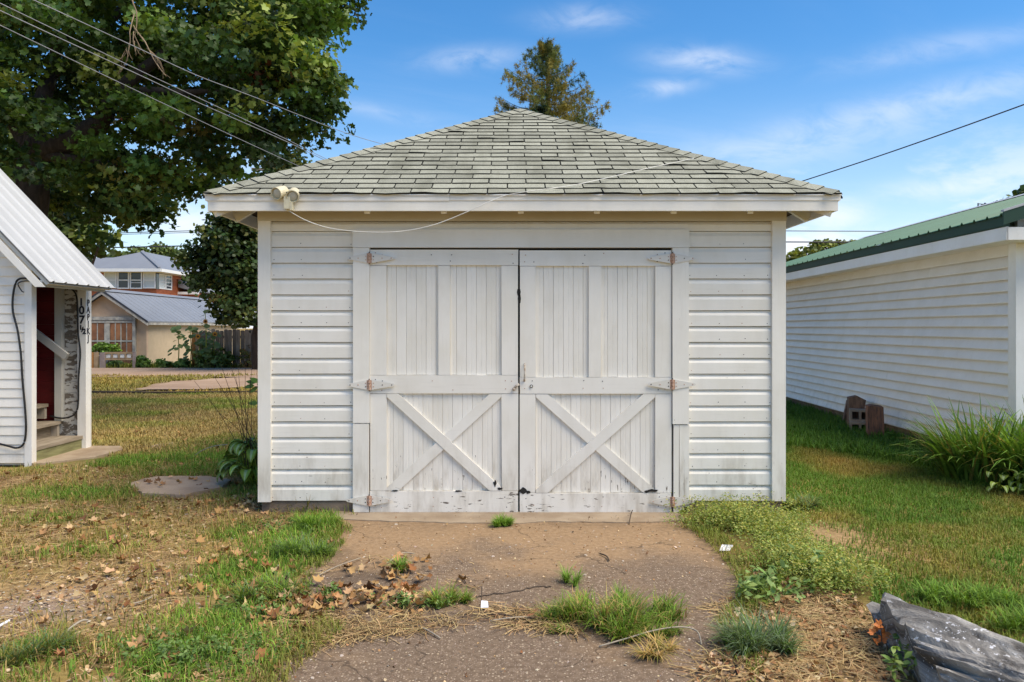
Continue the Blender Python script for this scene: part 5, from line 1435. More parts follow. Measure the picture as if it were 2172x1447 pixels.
# ------------------------------------------------------------------ lawn and ground cover
def lawn(name, label, px_poly, dens, hr, wr, colfn, keep=None, leank=0.6, world=False):
    poly = px_poly if world else [(G(u, v).x, G(u, v).y) for u, v in px_poly]
    x, y = scatter(poly, dens)
    if keep is not None:
        k = rng.uniform(0, 1, len(x)) < keep(x, y); x, y = x[k], y[k]
    bad = inpoly(x, y, [(GX0 - 0.02, YW - 0.03), (GX1 + 0.02, YW - 0.03), (GX1 + 0.02, YW + GD), (GX0 - 0.02, YW + GD)])
    x, y = x[~bad], y[~bad]
    n = len(x)
    colr = jitter(colfn(x, y), 0.3)
    h = rng.uniform(*hr, n); h *= 0.6 + 0.8 * fbm(x, y, 0.35, 31)
    w = rng.uniform(*wr, n)
    lean = h * np.minimum(rng.uniform(0.1, 1.0, n) * leank * 1.4, 0.985)
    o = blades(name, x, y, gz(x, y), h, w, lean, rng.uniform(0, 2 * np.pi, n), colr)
    return tag(o, label, 'grass', None, 'stuff')

def offdrive(x, y): return np.where(inpoly(x, y, DRIVE), 0.0, 1.0)
EX_ = lambda x, y, polys: np.any([inpoly(x, y, p) for p in polys], axis=0)
PATHS = [[(G(u, v).x, G(u, v).y) for u, v in q] for q in ([(275, 1030), (330, 1016), (440, 1016), (492, 1024), (470, 1040), (390, 1056), (300, 1054)], [(70, 990), (120, 985), (200, 975), (262, 958), (255, 951), (195, 951), (140, 962), (66, 984)])]
SHED_FOOT = [(-9, 8.38), (-5.2, 8.38), (-5.2, 9.6), (-9, 9.6)]
VG_FOOT = [(5.12, 7.8), (11, 7.8), (11, 18), (5.4, 18)]
def free(x, y): return offdrive(x, y) * np.where(EX_(x, y, PATHS + [SHED_FOOT, VG_FOOT]), 0.0, 1.0)

# right lawn
RL = [(2.2, 6.0), (2.05, 5.3), (2.2, 4.7), (1.92, 4.15), (2.0, 3.85), (2.35, 3.5), (2.9, 2.9), (6.5, 2.9), (7.2, 7.7), (5.1, 7.75), (5.2, 13.5), (2.2, 13.5)]
def rl_col(x, y):
    t = fbm(x, y, 0.9, 41); g = fbm(x, y, 2.2, 43)
    c = mixc(GREEN * 0.95, GOLD * 0.92, (t - 0.47) * 2.6)
    return mixc(np.zeros(3), np.ones(3), np.ones(len(x))) * c * (0.75 + 0.5 * g)[:, None]
def rl_keep(x, y):
    soil = blob_mask(x, y, [s for s in SOIL if s[0] > 1600])
    return np.clip(1.05 - 1.15 * soil, 0, 1) * free(x, y) * np.clip(1.35 - (y - 4) * 0.06, 0.45, 1)
lawn('lawn_grass', 'short mixed green and straw coloured lawn right of the garage', RL, 5200, (0.035, 0.065), (0.004, 0.0075), rl_col, rl_keep, 0.9, True)
RW = [(3.6, 14.8), (5.3, 14.8), (5.16, 8.6), (4.5, 8.0), (3.9, 9.0), (2.9, 10.2), (2.25, 11.2), (2.25, 14.8)]
lawn('rough_grass', 'rank dark green grass and clover along the vinyl wall', RW, 1900, (0.07, 0.16), (0.008, 0.016), lambda x, y: mixc(DARK * 1.25, GREEN * 1.1, fbm(x, y, 0.5, 44)), free, 0.75, True)
# back lawn seen between shed and garage
BL = [(G(u, v).x, G(u, v).y) for u, v in [(100, 836), (560, 836), (600, 900), (560, 960), (330, 975), (180, 965)]]
lawn('lawn_grass', 'golden dry lawn between the shed and the alley', BL, 1500, (0.04, 0.08), (0.009, 0.018), lambda x, y: mixc(np.array((0.40, 0.30, 0.12)), (GREEN + OLIVE) * 0.62, (fbm(x, y, 1.1, 51) - 0.40) * 3.2) * (0.75 + 0.5 * fbm(x, y, 0.5, 52))[:, None], free, 0.9, True)
BL2 = [(G(u, v).x, G(u, v).y) for u, v in [(150, 795), (300, 800), (560, 797), (330, 812), (280, 834), (560, 826), (560, 836), (120, 836)]]
lawn('lawn_grass', 'yellowed verge along the near side of the alley', BL2, 260, (0.06, 0.13), (0.02, 0.04), lambda x, y: mixc(GOLD, OLIVE, (fbm(x, y, 2.0, 53) - 0.3) * 2.0), lambda x, y: np.clip(1.6 * fbm(x, y, 2, 54), 0, 1), 0.9, True)
BL3 = [(-24, 28.4), (-3, 28.8), (-3, 30), (-24, 30)]
lawn('lawn_grass', 'green verge along the far side of the alley', BL3, 260, (0.10, 0.26), (0.02, 0.045), lambda x, y: mixc(GREEN, OLIVE, fbm(x, y, 2.0, 55)), None, 0.7, True)
# left side, front
FLp = [(G(u, v).x, G(u, v).y) for u, v in [(-250, 1010), (180, 992), (330, 960), (549, 905), (549, 1070), (760, 1086), (728, 1112), (690, 1170), (640, 1220), (630, 1300), (640, 1370), (560, 1480), (500, 1600), (-400, 1600)]]
def fl_green(x, y):
    m = blob_mask(x, y, [(640, 1130, 80, 40, 1.0), (520, 1220, 110, 34, 1.0), (600, 1215, 60, 30, 1.0), (500, 1340, 110, 40, 1.0), (360, 1420, 160, 40, 1.0), (300, 985, 260, 14, 1), (480, 970, 120, 36, 1), (150, 1050, 160, 16, .75), (520, 1050, 60, 16, .6), (560, 1140, 110, 26, .95), (660, 1115, 60, 16, 1.0), (600, 1175, 90, 26, 1), (560, 1240, 110, 30, .9), (470, 1300, 120, 34, .95),
                         (540, 1330, 60, 30, .8), (420, 1370, 200, 40, 1), (250, 1430, 260, 34, .95), (90, 1390, 90, 24, .7), (330, 1150, 120, 14, .55), (150, 1170, 110, 16, .65), (100, 1100, 140, 14, .5), (470, 1420, 120, 50, 1)])
    return m
def fl_keep(x, y):
    m = fl_green(x, y); t = fbm(x, y, 0.30, 61)
    return np.clip((m * 1.8 + 0.16 * (1 - blob_mask(x, y, [(120, 1270, 230, 50, 1), (330, 1235, 130, 34, .9)]))) * np.clip((t - 0.30) * 3.4, 0.05, 1), 0, 1) * free(x, y)
def fl_col(x, y):
    m = fl_green(x, y); t = fbm(x, y, 0.25, 62)
    c = mixc(OLIVE, GREEN * 1.2, m * 1.5)
    k = rng.uniform(0, 1, len(x)) < (0.30 - 0.22 * m); c[k] = TAN * 0.9
    b = rng.uniform(0, 1, len(x)) < 0.22 * m; c[b] = BRIGHT
    return c * (0.7 + 0.6 * t)[:, None]
lawn('rough_grass', 'patchy green and dry grass left of the driveway', FLp, 6200, (0.03, 0.11), (0.003, 0.0065), fl_col, fl_keep, 1.15, True)
def fringe(x, y):
    d = np.zeros(len(x))
    for k in range(8):
        a = k * math.pi / 4
        d += inpoly(x + 0.09 * math.cos(a), y + 0.09 * math.sin(a), DRIVE)
    e = np.where((d > 0) & (d < 8), 1.0, 0.0)
    return e * np.clip((fbm(x, y, 0.22, 64) - 0.38) * 4.5, 0.0, 1) * (y < 5.8)
lawn('rough_grass', 'ragged grass growing over the broken edges of the driveway', [(-2.2, 2.8), (2.3, 2.8), (2.3, 6.1), (-2.2, 6.1)], 6500, (0.03, 0.10), (0.003, 0.006), lambda x, y: mixc(GREEN * 1.1, OLIVE, fbm(x, y, 0.3, 65) * 1.2) , fringe, 1.1, True)
# dry straw lying about
def straw(label, poly, dens, keep, L=(0.05, 0.16), seed=0, wr=(0.002, 0.0045)):
    x, y = scatter(poly, dens); k = rng.uniform(0, 1, len(x)) < keep(x, y); x, y = x[k], y[k]
    n = len(x); h = rng.uniform(*L, n)
    colr = jitter(mixc(np.array((0.50, 0.37, 0.185)), np.array((0.24, 0.145, 0.07)), rng.uniform(0, 1, n) ** 1.1), 0.35)
    ang = rng.uniform(0, 2 * np.pi, n); bend = rng.normal(0, 0.5, n); w = rng.uniform(*wr, n); zb = gz(x, y) + rng.uniform(0.004, 0.018, n); tilt = rng.normal(0, 0.10, n)
    V = []; cx_, cy_, cz_ = x.copy(), y.copy(), zb.copy()
    for k in range(4):
        a_ = ang + bend * (k - 1) * 0.5
        V += [np.c_[cx_ - np.sin(a_) * w / 2, cy_ + np.cos(a_) * w / 2, np.maximum(cz_, 0.004)], np.c_[cx_ + np.sin(a_) * w / 2, cy_ - np.cos(a_) * w / 2, np.maximum(cz_, 0.004) + w * 0.3]]
        cx_ = cx_ + np.cos(a_) * h / 3; cy_ = cy_ + np.sin(a_) * h / 3; cz_ = cz_ + tilt * h / 3
    V = np.stack(V, 1).reshape(-1, 3); b_ = (np.arange(n) * 8)[:, None]
    T = np.concatenate([b_ + np.array([[2 * k, 2 * k + 1, 2 * k + 3, 2 * k + 2]]) for k in range(3)])
    o = npmesh('dry_straw', V, T, 'litter', np.repeat(colr, 8, 0))
    return tag(o, label, 'straw', None, 'stuff')
straw('dry straw and clippings scattered over the ground left of the driveway', FLp, 2600, lambda x, y: (1 - 0.75 * blob_mask(x, y, [(120, 1270, 230, 50, 1), (330, 1235, 130, 34, .9)])) * np.clip(1.15 - fl_green(x, y), 0.15, 1) * free(x, y) * np.clip((fbm(x, y, 0.4, 71) - 0.25) * 2.5, 0.1, 1))
BAND = [(G(u, v).x, G(u, v).y) for u, v in [(560, 1300), (700, 1285), (900, 1300), (1050, 1290), (1200, 1300), (1240, 1350), (1050, 1330), (850, 1345), (700, 1370), (600, 1430), (520, 1480), (480, 1400)]]
straw('matted dry grass in the crack across the driveway', BAND, 6500, lambda x, y: np.clip((fbm(x, y, 0.25, 72) - 0.28) * 4, 0.05, 1))
SR = [(G(u, v).x, G(u, v).y) for u, v in [(1560, 1180), (1640, 1220), (1800, 1250), (1870, 1330), (1960, 1480), (1450, 1520), (1480, 1420), (1560, 1330), (1500, 1290), (1590, 1260)]]
straw('dry mulch and straw between the driveway and the grey log', SR, 3200, lambda x, y: np.clip((fbm(x, y, 0.3, 73) - 0.22) * 3, 0.1, 1))
SR2 = [(G(u, v).x, G(u, v).y) for u, v in [(640, 1180), (1000, 1180), (1080, 1280), (640, 1290)]]
straw('loose dry stalks on the left half of the driveway', SR2, 420, lambda x, y: np.clip((fbm(x, y, 0.3, 74) - 0.38) * 4, 0.02, 1))
SR3 = [(2.15, 5.95), (2.3, 4.5), (3.6, 4.6), (4.2, 5.6)]
straw('dry clippings on the bare patch of the right lawn', SR3, 900, lambda x, y: np.clip((fbm(x, y, 0.4, 75) - 0.35) * 3, 0.02, 1), (0.03, 0.08))

# pebbles
def pebbles(label, poly, dens, keep):
    x, y = scatter(poly, dens); k = rng.uniform(0, 1, len(x)) < keep(x, y); x, y = x[k], y[k]; n = len(x)
    tv = np.array([(1, 0, 0), (0, 1, 0), (-1, 0, 0), (0, -1, 0), (0, 0, .6), (.6, .6, .25), (-.6, .6, .2), (-.6, -.6, .3), (.6, -.6, .2)]); tf = np.array([(0, 5, 4), (5, 1, 4), (1, 6, 4), (6, 2, 4), (2, 7, 4), (7, 3, 4), (3, 8, 4), (8, 0, 4)])
    s = rng.lognormal(-5.15, 0.42, n)
    colr = jitter(mixc(np.array((0.24, 0.17, 0.12)), np.array((0.50, 0.43, 0.36)), rng.uniform(0, 1, n)), 0.2)
    nr = np.c_[rng.normal(0, .25, n), rng.normal(0, .25, n), np.ones(n)]
    o = leaves('gravel', np.c_[x, y, gz(x, y) + 0.002], nr, s, colr, tv, tf, 'stone')
    return tag(o, label, 'gravel', None, 'stuff')
pebbles('loose gravel in the bare soil at the lower left', FLp, 1500, lambda x, y: np.clip(blob_mask(x, y, [(120, 1280, 220, 50, 1), (350, 1240, 130, 30, .7), (20, 1330, 90, 40, .8)]) + 0.06, 0, 1) * free(x, y))
pebbles('small stones strewn on the driveway', [(p[0], p[1]) for p in DRIVE if p[1] > 2.5] , 170, lambda x, y: np.full(len(x), 0.5))

# fallen leaves
def litter(label, n, spots, seed):
    px_, py_ = [], []
    for (u, v, du, dv, k) in spots:
        for _ in range(int(n * k)):
            p = G(u + rng.normal() * du * 0.5, v + np.clip(rng.normal(), -1.8, 1.8) * dv * 0.5)
            px_.append(p.x); py_.append(p.y)
    x, y = np.array(px_), np.array(py_); k = ~EX_(x, y, [SHED_FOOT, [(GX0, YW - .05), (GX1, YW - .05), (GX1, 13), (GX0, 13)]]); x, y = x[k], y[k]; nn = len(x)
    pal = np.array([(0.36, 0.20, 0.09), (0.45, 0.27, 0.12), (0.29, 0.135, 0.055), (0.50, 0.35, 0.19), (0.17, 0.09, 0.045)])
    colr = jitter(pal[rng.integers(0, 5, nn)], 0.2)
    nr = np.c_[rng.normal(0, .42, nn), rng.normal(0, .42, nn), np.ones(nn)]
    o = leaves('leaf_litter', np.c_[x, y, gz(x, y) + rng.uniform(0.012, 0.045, nn)], nr, rng.uniform(0.026, 0.072, nn), colr, MAPLE_V, MAPLE_F, 'litter', None, 1.6)
    return tag(o, label, 'leaves', None, 'stuff')
litter('drift of curled brown leaves along the left edge of the driveway', 60, ((640, 1280, 180, 44, 1.2), (740, 1285, 170, 34, 0.9), (850, 1220, 100, 36, .7), (560, 1240, 90, 50, .6), (830, 1270, 80, 26, .6), (480, 1190, 130, 40, .35), (900, 1265, 60, 20, .35), (590, 1310, 80, 40, .6)), 1)
litter('scattered dry leaves and leaf crumbs over the left yard', 70, ((330, 1080, 330, 60, 1.6), (120, 1130, 200, 60, 1.0), (250, 1020, 240, 30, .6), (300, 1250, 280, 60, .6), (420, 940, 120, 40, .2), (350, 890, 160, 40, .3), (300, 1400, 240, 50, .3), (520, 1075, 80, 20, .7)), 2)

def crumbs(label, poly, dens, keep, k_=1.0):
    x, y = scatter(poly, dens); k = rng.uniform(0, 1, len(x)) < keep(x, y); x, y = x[k], y[k]; n = len(x)
    pal = np.array([(0.38, 0.22, 0.10), (0.48, 0.32, 0.17), (0.25, 0.12, 0.055), (0.56, 0.42, 0.26), (0.14, 0.08, 0.045)])
    nr = np.c_[rng.normal(0, .5, n), rng.normal(0, .5, n), np.ones(n)]
    o = leaves('leaf_crumbs', np.c_[x, y, gz(x, y) + rng.uniform(0.004, 0.02, n)], nr, k_ * rng.uniform(0.012, 0.036, n), jitter(pal[rng.integers(0, 5, n)], .2), SIMP_V, LEAF_F, 'litter', None, 1.5)
    return tag(o, label, 'leaves', None, 'stuff')
crumbs('crumbled leaf fragments and bark bits over the left yard', FLp, 620, lambda x, y: np.clip(0.25 + 1.3 * (fbm(x, y, 0.5, 81) - 0.35), 0.1, 1) * free(x, y))
crumbs('wood chips and leaf bits between the driveway and the log', SR, 1800, lambda x, y: np.full(len(x), 0.8))
crumbs('leaf bits blown onto the driveway', [p for p in DRIVE if p[1] > 2.5], 110, lambda x, y: np.full(len(x), 0.7), 0.5)
# single large fallen leaves one can point at
for i, (u, v, nm) in enumerate(((700, 1165, 'reddish brown curled leaf at the left edge of the driveway'), (1130, 1318, 'pointed tan leaf lying at the left foot of the big grass tuft'),
                                (290, 1385, 'large brown maple leaf at the near edge of the left grass'), (218, 1415, 'orange brown leaf nearest the bottom left of the photo'),
                                (345, 1035, 'brown leaf lying on the concrete slab left of the garage'), (250, 1165, 'tan leaf alone in the dry grass below the concrete slab'),
                                (95, 1335, 'flat tan leaf on the gravelly soil at the left'), (440, 983, 'small orange leaf in the grass behind the concrete slab'),
                                (395, 1185, 'cupped tan leaf in the grass at the top of the leaf drift'), (130, 1408, 'pale leaf in the grass at the lower left corner'))):
    g = G(u, v); mm = MB()
    rr2 = random.Random(i); sz = rr2.uniform(0.05, 0.075); sp = rr2.uniform(0, 6.28)
    tv = MAPLE_V if i != 1 else LEAF_V * np.array((1.0, 1.4, 1))
    vs = []
    for p in tv:
        q = Vector(p) * sz; q.z += (q.x ** 2) / sz * rr2.uniform(0.9, 1.4) + (q.y ** 2) / sz * 0.5
        q = Matrix.Rotation(sp, 3, 'Z') @ (Matrix.Rotation(rr2.uniform(0.25, 0.6), 3, 'X') @ q)
        vs.append(q + Vector((g.x, g.y, 0.035)))
    mm.add(vs, [tuple(f) for f in (MAPLE_F if i != 1 else LEAF_F)])
    simple('dry_leaf_%d' % (i % 4), ((0.36, 0.19, 0.085), (0.30, 0.12, 0.05), (0.46, 0.27, 0.12), (0.42, 0.22, 0.09))[i % 4], 0.85, 0.12, 40) if 'dry_leaf_%d' % (i % 4) not in MATS else None
    tag(mm.build('fallen_leaf', 'dry_leaf_%d' % (i % 4)), nm, 'leaf', 'large fallen leaves')

# tufts
def tuft(name, label, u, v, rad, n, hr, wr, cols, spread=1.0, cat='grass', lean=(0.3, 0.95), flatten=0.75):
    """arching blades splayed out from several crowns, with an uneven outline"""
    c = G(u, v)
    ncr = max(4, int(rad * rad * 300)); seg = 4
    cr = rad * 0.8 * np.sqrt(rng.uniform(0, 1, ncr)); ca = rng.uniform(0, 2 * np.pi, ncr); cs = rng.uniform(0.55, 1.15, ncr) * (1.1 - 0.45 * cr / rad)
    k = rng.integers(0, ncr, n)
    a = rng.uniform(0, 2 * np.pi, n)
    x = c.x + cr[k] * np.cos(ca[k]) + rng.normal(0, rad * 0.06, n); y = c.y + (cr[k] * np.sin(ca[k]) + rng.normal(0, rad * 0.06, n)) * flatten
    L = rng.uniform(*hr, n) * cs[k] * 1.25; w = rng.uniform(*wr, n)
    out = np.arctan2(np.sin(ca[k]) * cr[k], np.cos(ca[k]) * cr[k])
    ang = np.where(rng.uniform(0, 1, n) < 0.45, out + rng.normal(0, 0.8, n), a)
    el = np.pi / 2 - rng.uniform(*lean, n) * 0.9; drop = rng.uniform(0.2, 1.5, n) * lean[1]
    z = np.maximum(gz(x, y), 0.0)
    col_ = jitter(np.array(cols)[rng.integers(0, len(cols), n)], 0.3)
    V, CL = [], []
    ox, oz = np.zeros(n), np.zeros(n)
    for j in range(seg + 1):
        t = j / seg; ww = w * 0.5 * (1 - t ** 2) + 0.0003
        V += [np.c_[x + np.cos(ang) * ox - np.sin(ang) * ww, y + np.sin(ang) * ox + np.cos(ang) * ww, z + np.maximum(oz, -0.002) + 0.002], np.c_[x + np.cos(ang) * ox + np.sin(ang) * ww, y + np.sin(ang) * ox - np.cos(ang) * ww, z + np.maximum(oz, -0.002) + 0.002]]
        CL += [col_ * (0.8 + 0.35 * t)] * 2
        ox = ox + L / seg * np.cos(el); oz = oz + L / seg * np.sin(el); el = el - drop / seg * (1 + t)
    V = np.stack(V, 1).reshape(-1, 3); CL = np.stack(CL, 1).reshape(-1, 3); b = (np.arange(n) * 2 * (seg + 1))[:, None]
    T = np.concatenate([b + np.array([[2 * j, 2 * j + 1, 2 * j + 3, 2 * j + 2]]) for j in range(seg)])
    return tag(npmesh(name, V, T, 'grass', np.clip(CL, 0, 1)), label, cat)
tuft('grass_tuft', 'big green grass tuft growing through the driveway', 1300, 1318, 0.42, 3600, (0.06, 0.16), (0.003, 0.0065), [GREEN, BRIGHT, GREEN * 0.8, BRIGHT * 0.9, OLIVE, TAN * 0.8], flatten=0.8)
tuft('grass_tuft', 'bluish green grass tuft by the log at the lower right', 1618, 1380, 0.20, 1100, (0.09, 0.19), (0.0025, 0.005), [BLUEG, BLUEG * 0.85, np.array((0.22, 0.29, 0.16)), GREEN], flatten=0.8)
tuft('grass_tuft', 'small bright green weed tuft at the foot of the door gap', 1068, 1118, 0.10, 700, (0.05, 0.13), (0.003, 0.006), [BRIGHT, BRIGHT * 1.1, GREEN * 1.2])
tuft('grass_tuft', 'bright green tuft at the upper left corner of the driveway', 665, 1118, 0.22, 900, (0.06, 0.14), (0.003, 0.006), [BRIGHT, GREEN * 1.2, BRIGHT * 1.1])
tuft('grass_tuft', 'long leaning grass tuft on the left driveway edge', 640, 1178, 0.22, 900, (0.08, 0.17), (0.003, 0.006), [GREEN, BRIGHT, BLUEG])
tuft('grass_tuft', 'green tuft beside the leaf drift', 560, 1265, 0.22, 800, (0.08, 0.16), (0.003, 0.006), [GREEN, BRIGHT, BLUEG, OLIVE])
tuft('grass_tuft', 'thin green tuft with dead leaves in the middle of the driveway', 848, 1212, 0.08, 220, (0.04, 0.10), (0.003, 0.006), [GREEN * 1.1, BRIGHT])
tuft('grass_tuft', 'low spreading tuft right of the leaf drift', 950, 1285, 0.16, 700, (0.04, 0.12), (0.003, 0.006), [GREEN * 1.1, BRIGHT, OLIVE])
tuft('grass_tuft', 'grass tuft behind the big tuft at its left', 1210, 1240, 0.07, 220, (0.05, 0.13), (0.003, 0.005), [GREEN * 1.1, BRIGHT])
tuft('grass_tuft', 'ragged tuft at the far lower left', 80, 1395, 0.20, 700, (0.07, 0.15), (0.003, 0.006), [GREEN, BLUEG, OLIVE])
tuft('grass_tuft', 'green grass fringe along the far side of the grey log', 2050, 1275, 0.34, 1100, (0.05, 0.12), (0.004, 0.007), [GREEN * 1.2, BRIGHT, GREEN], flatten=0.5)
tuft('grass_tuft', 'green grass fringe at the right end of the grey log', 2230, 1330, 0.35, 1100, (0.06, 0.14), (0.004, 0.007), [GREEN * 1.2, BRIGHT, GREEN], flatten=0.5)
tuft('grass_tuft', 'grass along the right corner board of the garage', 1690, 1075, 0.20, 900, (0.08, 0.17), (0.004, 0.007), [GREEN, BLUEG, OLIVE], flatten=0.9)
tuft('dead_plant', 'dry tan dead weed lying on the lower right of the driveway', 1400, 1392, 0.12, 260, (0.05, 0.14), (0.003, 0.007), [TAN, TAN * 0.8, GOLD, OLIVE], cat='weed', lean=(0.8, 0.98))
tuft('grass_tuft', 'ragged grass at the left foot of the garage wall', 640, 1085, 0.30, 420, (0.06, 0.15), (0.003, 0.006), [GREEN, OLIVE, TAN * 0.8], flatten=0.35)

tuft('grass_tuft', 'short mixed grass under the feathery weeds right of the door', 1560, 1115, 0.55, 1500, (0.04, 0.12), (0.003, 0.006), [OLIVE, GREEN, TAN * 0.8, BRIGHT], flatten=0.5)
tuft('grass_tuft', 'short mixed grass along the right edge of the driveway', 1690, 1200, 0.45, 1600, (0.04, 0.12), (0.003, 0.006), [OLIVE, GREEN, TAN * 0.8, BRIGHT], flatten=1.0)
# weedy sprigs (many small leaflets on stalks)
def sprigs(name, label, pts, n, hr, leafsize, cols, cat='weed', kind='stuff', yellow=0.0):
    xs, ys = [], []
    for (u, v, du, dv, k) in pts:
        for _ in range(int(n * k)):
            g = G(u + rng.normal() * du * .5, max(v + np.clip(rng.normal(), -2, 2) * dv * .5, 1066)); xs.append(g.x); ys.append(g.y)
    x, y = np.array(xs), np.array(ys); ok = y < YW - 0.06; x, y = x[ok | (x > GX1 + .05)], y[ok | (x > GX1 + .05)]; ns = len(x)
    z0 = np.maximum(gz(x, y), 0); h = rng.uniform(*hr, ns)
    k = 16
    t = rng.uniform(0.15, 1.0, (ns, k)); a = rng.uniform(0, 2 * np.pi, (ns, k)); lx = rng.normal(0, .35, (ns, 1)); ly = rng.normal(0, .35, (ns, 1))
    rr_ = 0.30 * h[:, None] * (1.1 - t) + 0.012
    pos = np.stack([x[:, None] + lx * h[:, None] * t + rr_ * np.cos(a), y[:, None] + ly * h[:, None] * t + rr_ * np.sin(a), z0[:, None] + h[:, None] * t], -1).reshape(-1, 3)
    nl = len(pos)
    nr = np.c_[rng.normal(0, .6, nl), rng.normal(0, .6, nl), np.ones(nl)]
    colr = jitter(np.array(cols)[rng.integers(0, len(cols), nl)], 0.25)
    if yellow:
        kk = (rng.uniform(0, 1, nl) < yellow) & (t.ravel() > 0.75); colr[kk] = np.array((0.42, 0.40, 0.08))
    o = leaves(name, pos, nr, leafsize * rng.uniform(0.6, 1.3, nl), colr, LEAF_V, LEAF_F, 'leaf')
    return tag(o, label, cat, None, kind)
sprigs('weed_patch', 'yellow flecked feathery weeds at the right foot of the garage', ((1560, 1085, 120, 14, 1.0), (1530, 1110, 90, 20, .7), (1600, 1120, 90, 26, 1.1), (1650, 1150, 70, 26, .8)), 330, (0.08, 0.20), 0.018, [(0.28, 0.35, 0.07), (0.21, 0.29, 0.05), (0.34, 0.37, 0.10), (0.16, 0.23, 0.045)], yellow=0.35)
sprigs('weed_patch', 'yellow green feathery weeds trailing down the right edge of the driveway', ((1680, 1195, 80, 36, 1.1), (1740, 1225, 90, 26, .8), (1790, 1250, 80, 20, .5)), 290, (0.07, 0.18), 0.018, [(0.28, 0.35, 0.07), (0.23, 0.30, 0.05), (0.34, 0.37, 0.10), (0.16, 0.23, 0.045)], yellow=0.35)
sprigs('weed_patch', 'broad leaved green weeds right of the driveway', ((1640, 1262, 80, 24, 1.0), (1720, 1240, 60, 20, .5), (1600, 1285, 50, 16, .3)), 13, (0.08, 0.20), 0.055, [(0.19, 0.29, 0.08), (0.24, 0.34, 0.10), (0.15, 0.24, 0.06)])
sprigs('weed_patch', 'green weeds growing at the near foot of the grey log', ((1975, 1425, 50, 40, 1.0), (1900, 1440, 70, 30, .5)), 8, (0.06, 0.15), 0.045, [(0.17, 0.26, 0.06), (0.21, 0.30, 0.07), (0.14, 0.22, 0.05)])
sprigs('clover_patch', 'low green clover and weeds mixed into the left grass', ((560, 1280, 120, 50, 1), (430, 1390, 180, 40, 1.4), (700, 1265, 50, 14, .3), (620, 1120, 90, 18, .6), (880, 1290, 70, 12, .4)), 60, (0.03, 0.08), 0.022, [(0.12, 0.20, 0.045), (0.16, 0.25, 0.06)])
# orange leaved seedling
sd = thing('seedling', 'small seedling with orange leaves beside the log', 'plant', tuple(G(1868, 1385)))
g = G(1868, 1385); m = MB(); m.tube([g, g + Vector((0.005, 0, 0.07)), g + Vector((0.0, 0, 0.13))], 0.002, 5); m.build('stem', 'twig_dark', sd)
simple('orange_leaf', (0.62, 0.19, 0.035), 0.6, 0.1, 40)
for i, (dx, dz, s) in enumerate(((-0.035, 0.095, .05), (0.0, 0.125, .055), (0.03, 0.085, .06), (-0.03, 0.055, .05), (0.015, 0.055, .055), (-0.005, 0.105, .045))):
    mm = MB(); vs = []
    for p in MAPLE_V:
        q = Vector(p) * s * 0.8; q.z += q.x * q.x / s * 0.9; q = Matrix.Rotation(0.35 + 0.3 * (i % 3), 3, 'X') @ (Matrix.Rotation(i * 1.3, 3, 'Z') @ q); q = Matrix.Rotation((i % 4 - 1.5) * 0.5, 3, 'Y') @ q
        vs.append(q + g + Vector((dx, 0.01 * (i % 3), dz)))
    mm.add(vs, [tuple(f) for f in MAPLE_F]); mm.build('leaf', 'orange_leaf', sd)

# daylily clump by the vinyl wall, with broad leaves at its foot
dlp = thing('daylily_clump', 'big arching daylily clump at the corner of the vinyl building', 'plant', tuple(G(2100, 1035)))
def arch_blades(name, cx, cy, rad, n, hr, wr, cols, parent, seg=6):
    V, T, CL = [], [], []
    for i in range(n):
        a = rng.uniform(0, 2 * np.pi); r = rad * math.sqrt(rng.uniform(0, 1)) * 0.55
        x, y = cx + r * math.cos(a), cy + r * math.sin(a) * 0.8
        a2 = a + rng.normal(0, 0.7); L = rng.uniform(*hr); w = rng.uniform(*wr); drop = rng.uniform(0.25, 1.35); el = rng.uniform(0.85, 1.45)
        b = len(V); col_ = np.array(cols[rng.integers(0, len(cols))]) * rng.uniform(0.7, 1.3)
        px_, pz_ = 0.0, 0.0; e = el
        for k in range(seg + 1):
            t = k / seg; ww = w * (1 - t ** 2.2) * 0.5 + 0.0008
            ox, oy = math.cos(a2) * px_, math.sin(a2) * px_
            lx, ly = -math.sin(a2) * ww, math.cos(a2) * ww
            V += [(x + ox + lx, y + oy + ly, pz_), (x + ox - lx, y + oy - ly, pz_)]; CL += [col_ * (0.75 + 0.4 * t)] * 2
            px_ += L / seg * math.cos(e); pz_ += L / seg * math.sin(e); e -= drop / seg * (1 + t)
        for k in range(seg): T += [(b + 2 * k, b + 2 * k + 1, b + 2 * k + 3, b + 2 * k + 2)]
    o = npmesh(name, np.array(V), np.array(T), 'grass', np.clip(np.array(CL), 0, 1), parent); o['kind'] = 'stuff'; return o
DLC = [(0.11, 0.22, 0.03), (0.15, 0.27, 0.035), (0.19, 0.30, 0.05), (0.08, 0.16, 0.025), (0.13, 0.24, 0.035), (0.28, 0.24, 0.06)]
c = G(2085, 1020); arch_blades('foliage', c.x, c.y, 0.60, 620, (0.45, 0.9), (0.018, 0.034), DLC, dlp)
c2 = G(2172, 1040); arch_blades('foliage', c2.x + 0.25, c2.y + 0.1, 0.6, 420, (0.55, 1.0), (0.018, 0.034), DLC, dlp)
simple('hosta_leaf', (0.24, 0.34, 0.03), 0.6, 0.15, 20, rnd=0.35)
simple('hosta_pale', (0.42, 0.50, 0.20), 0.6, 0.10, 20, rnd=0.2)

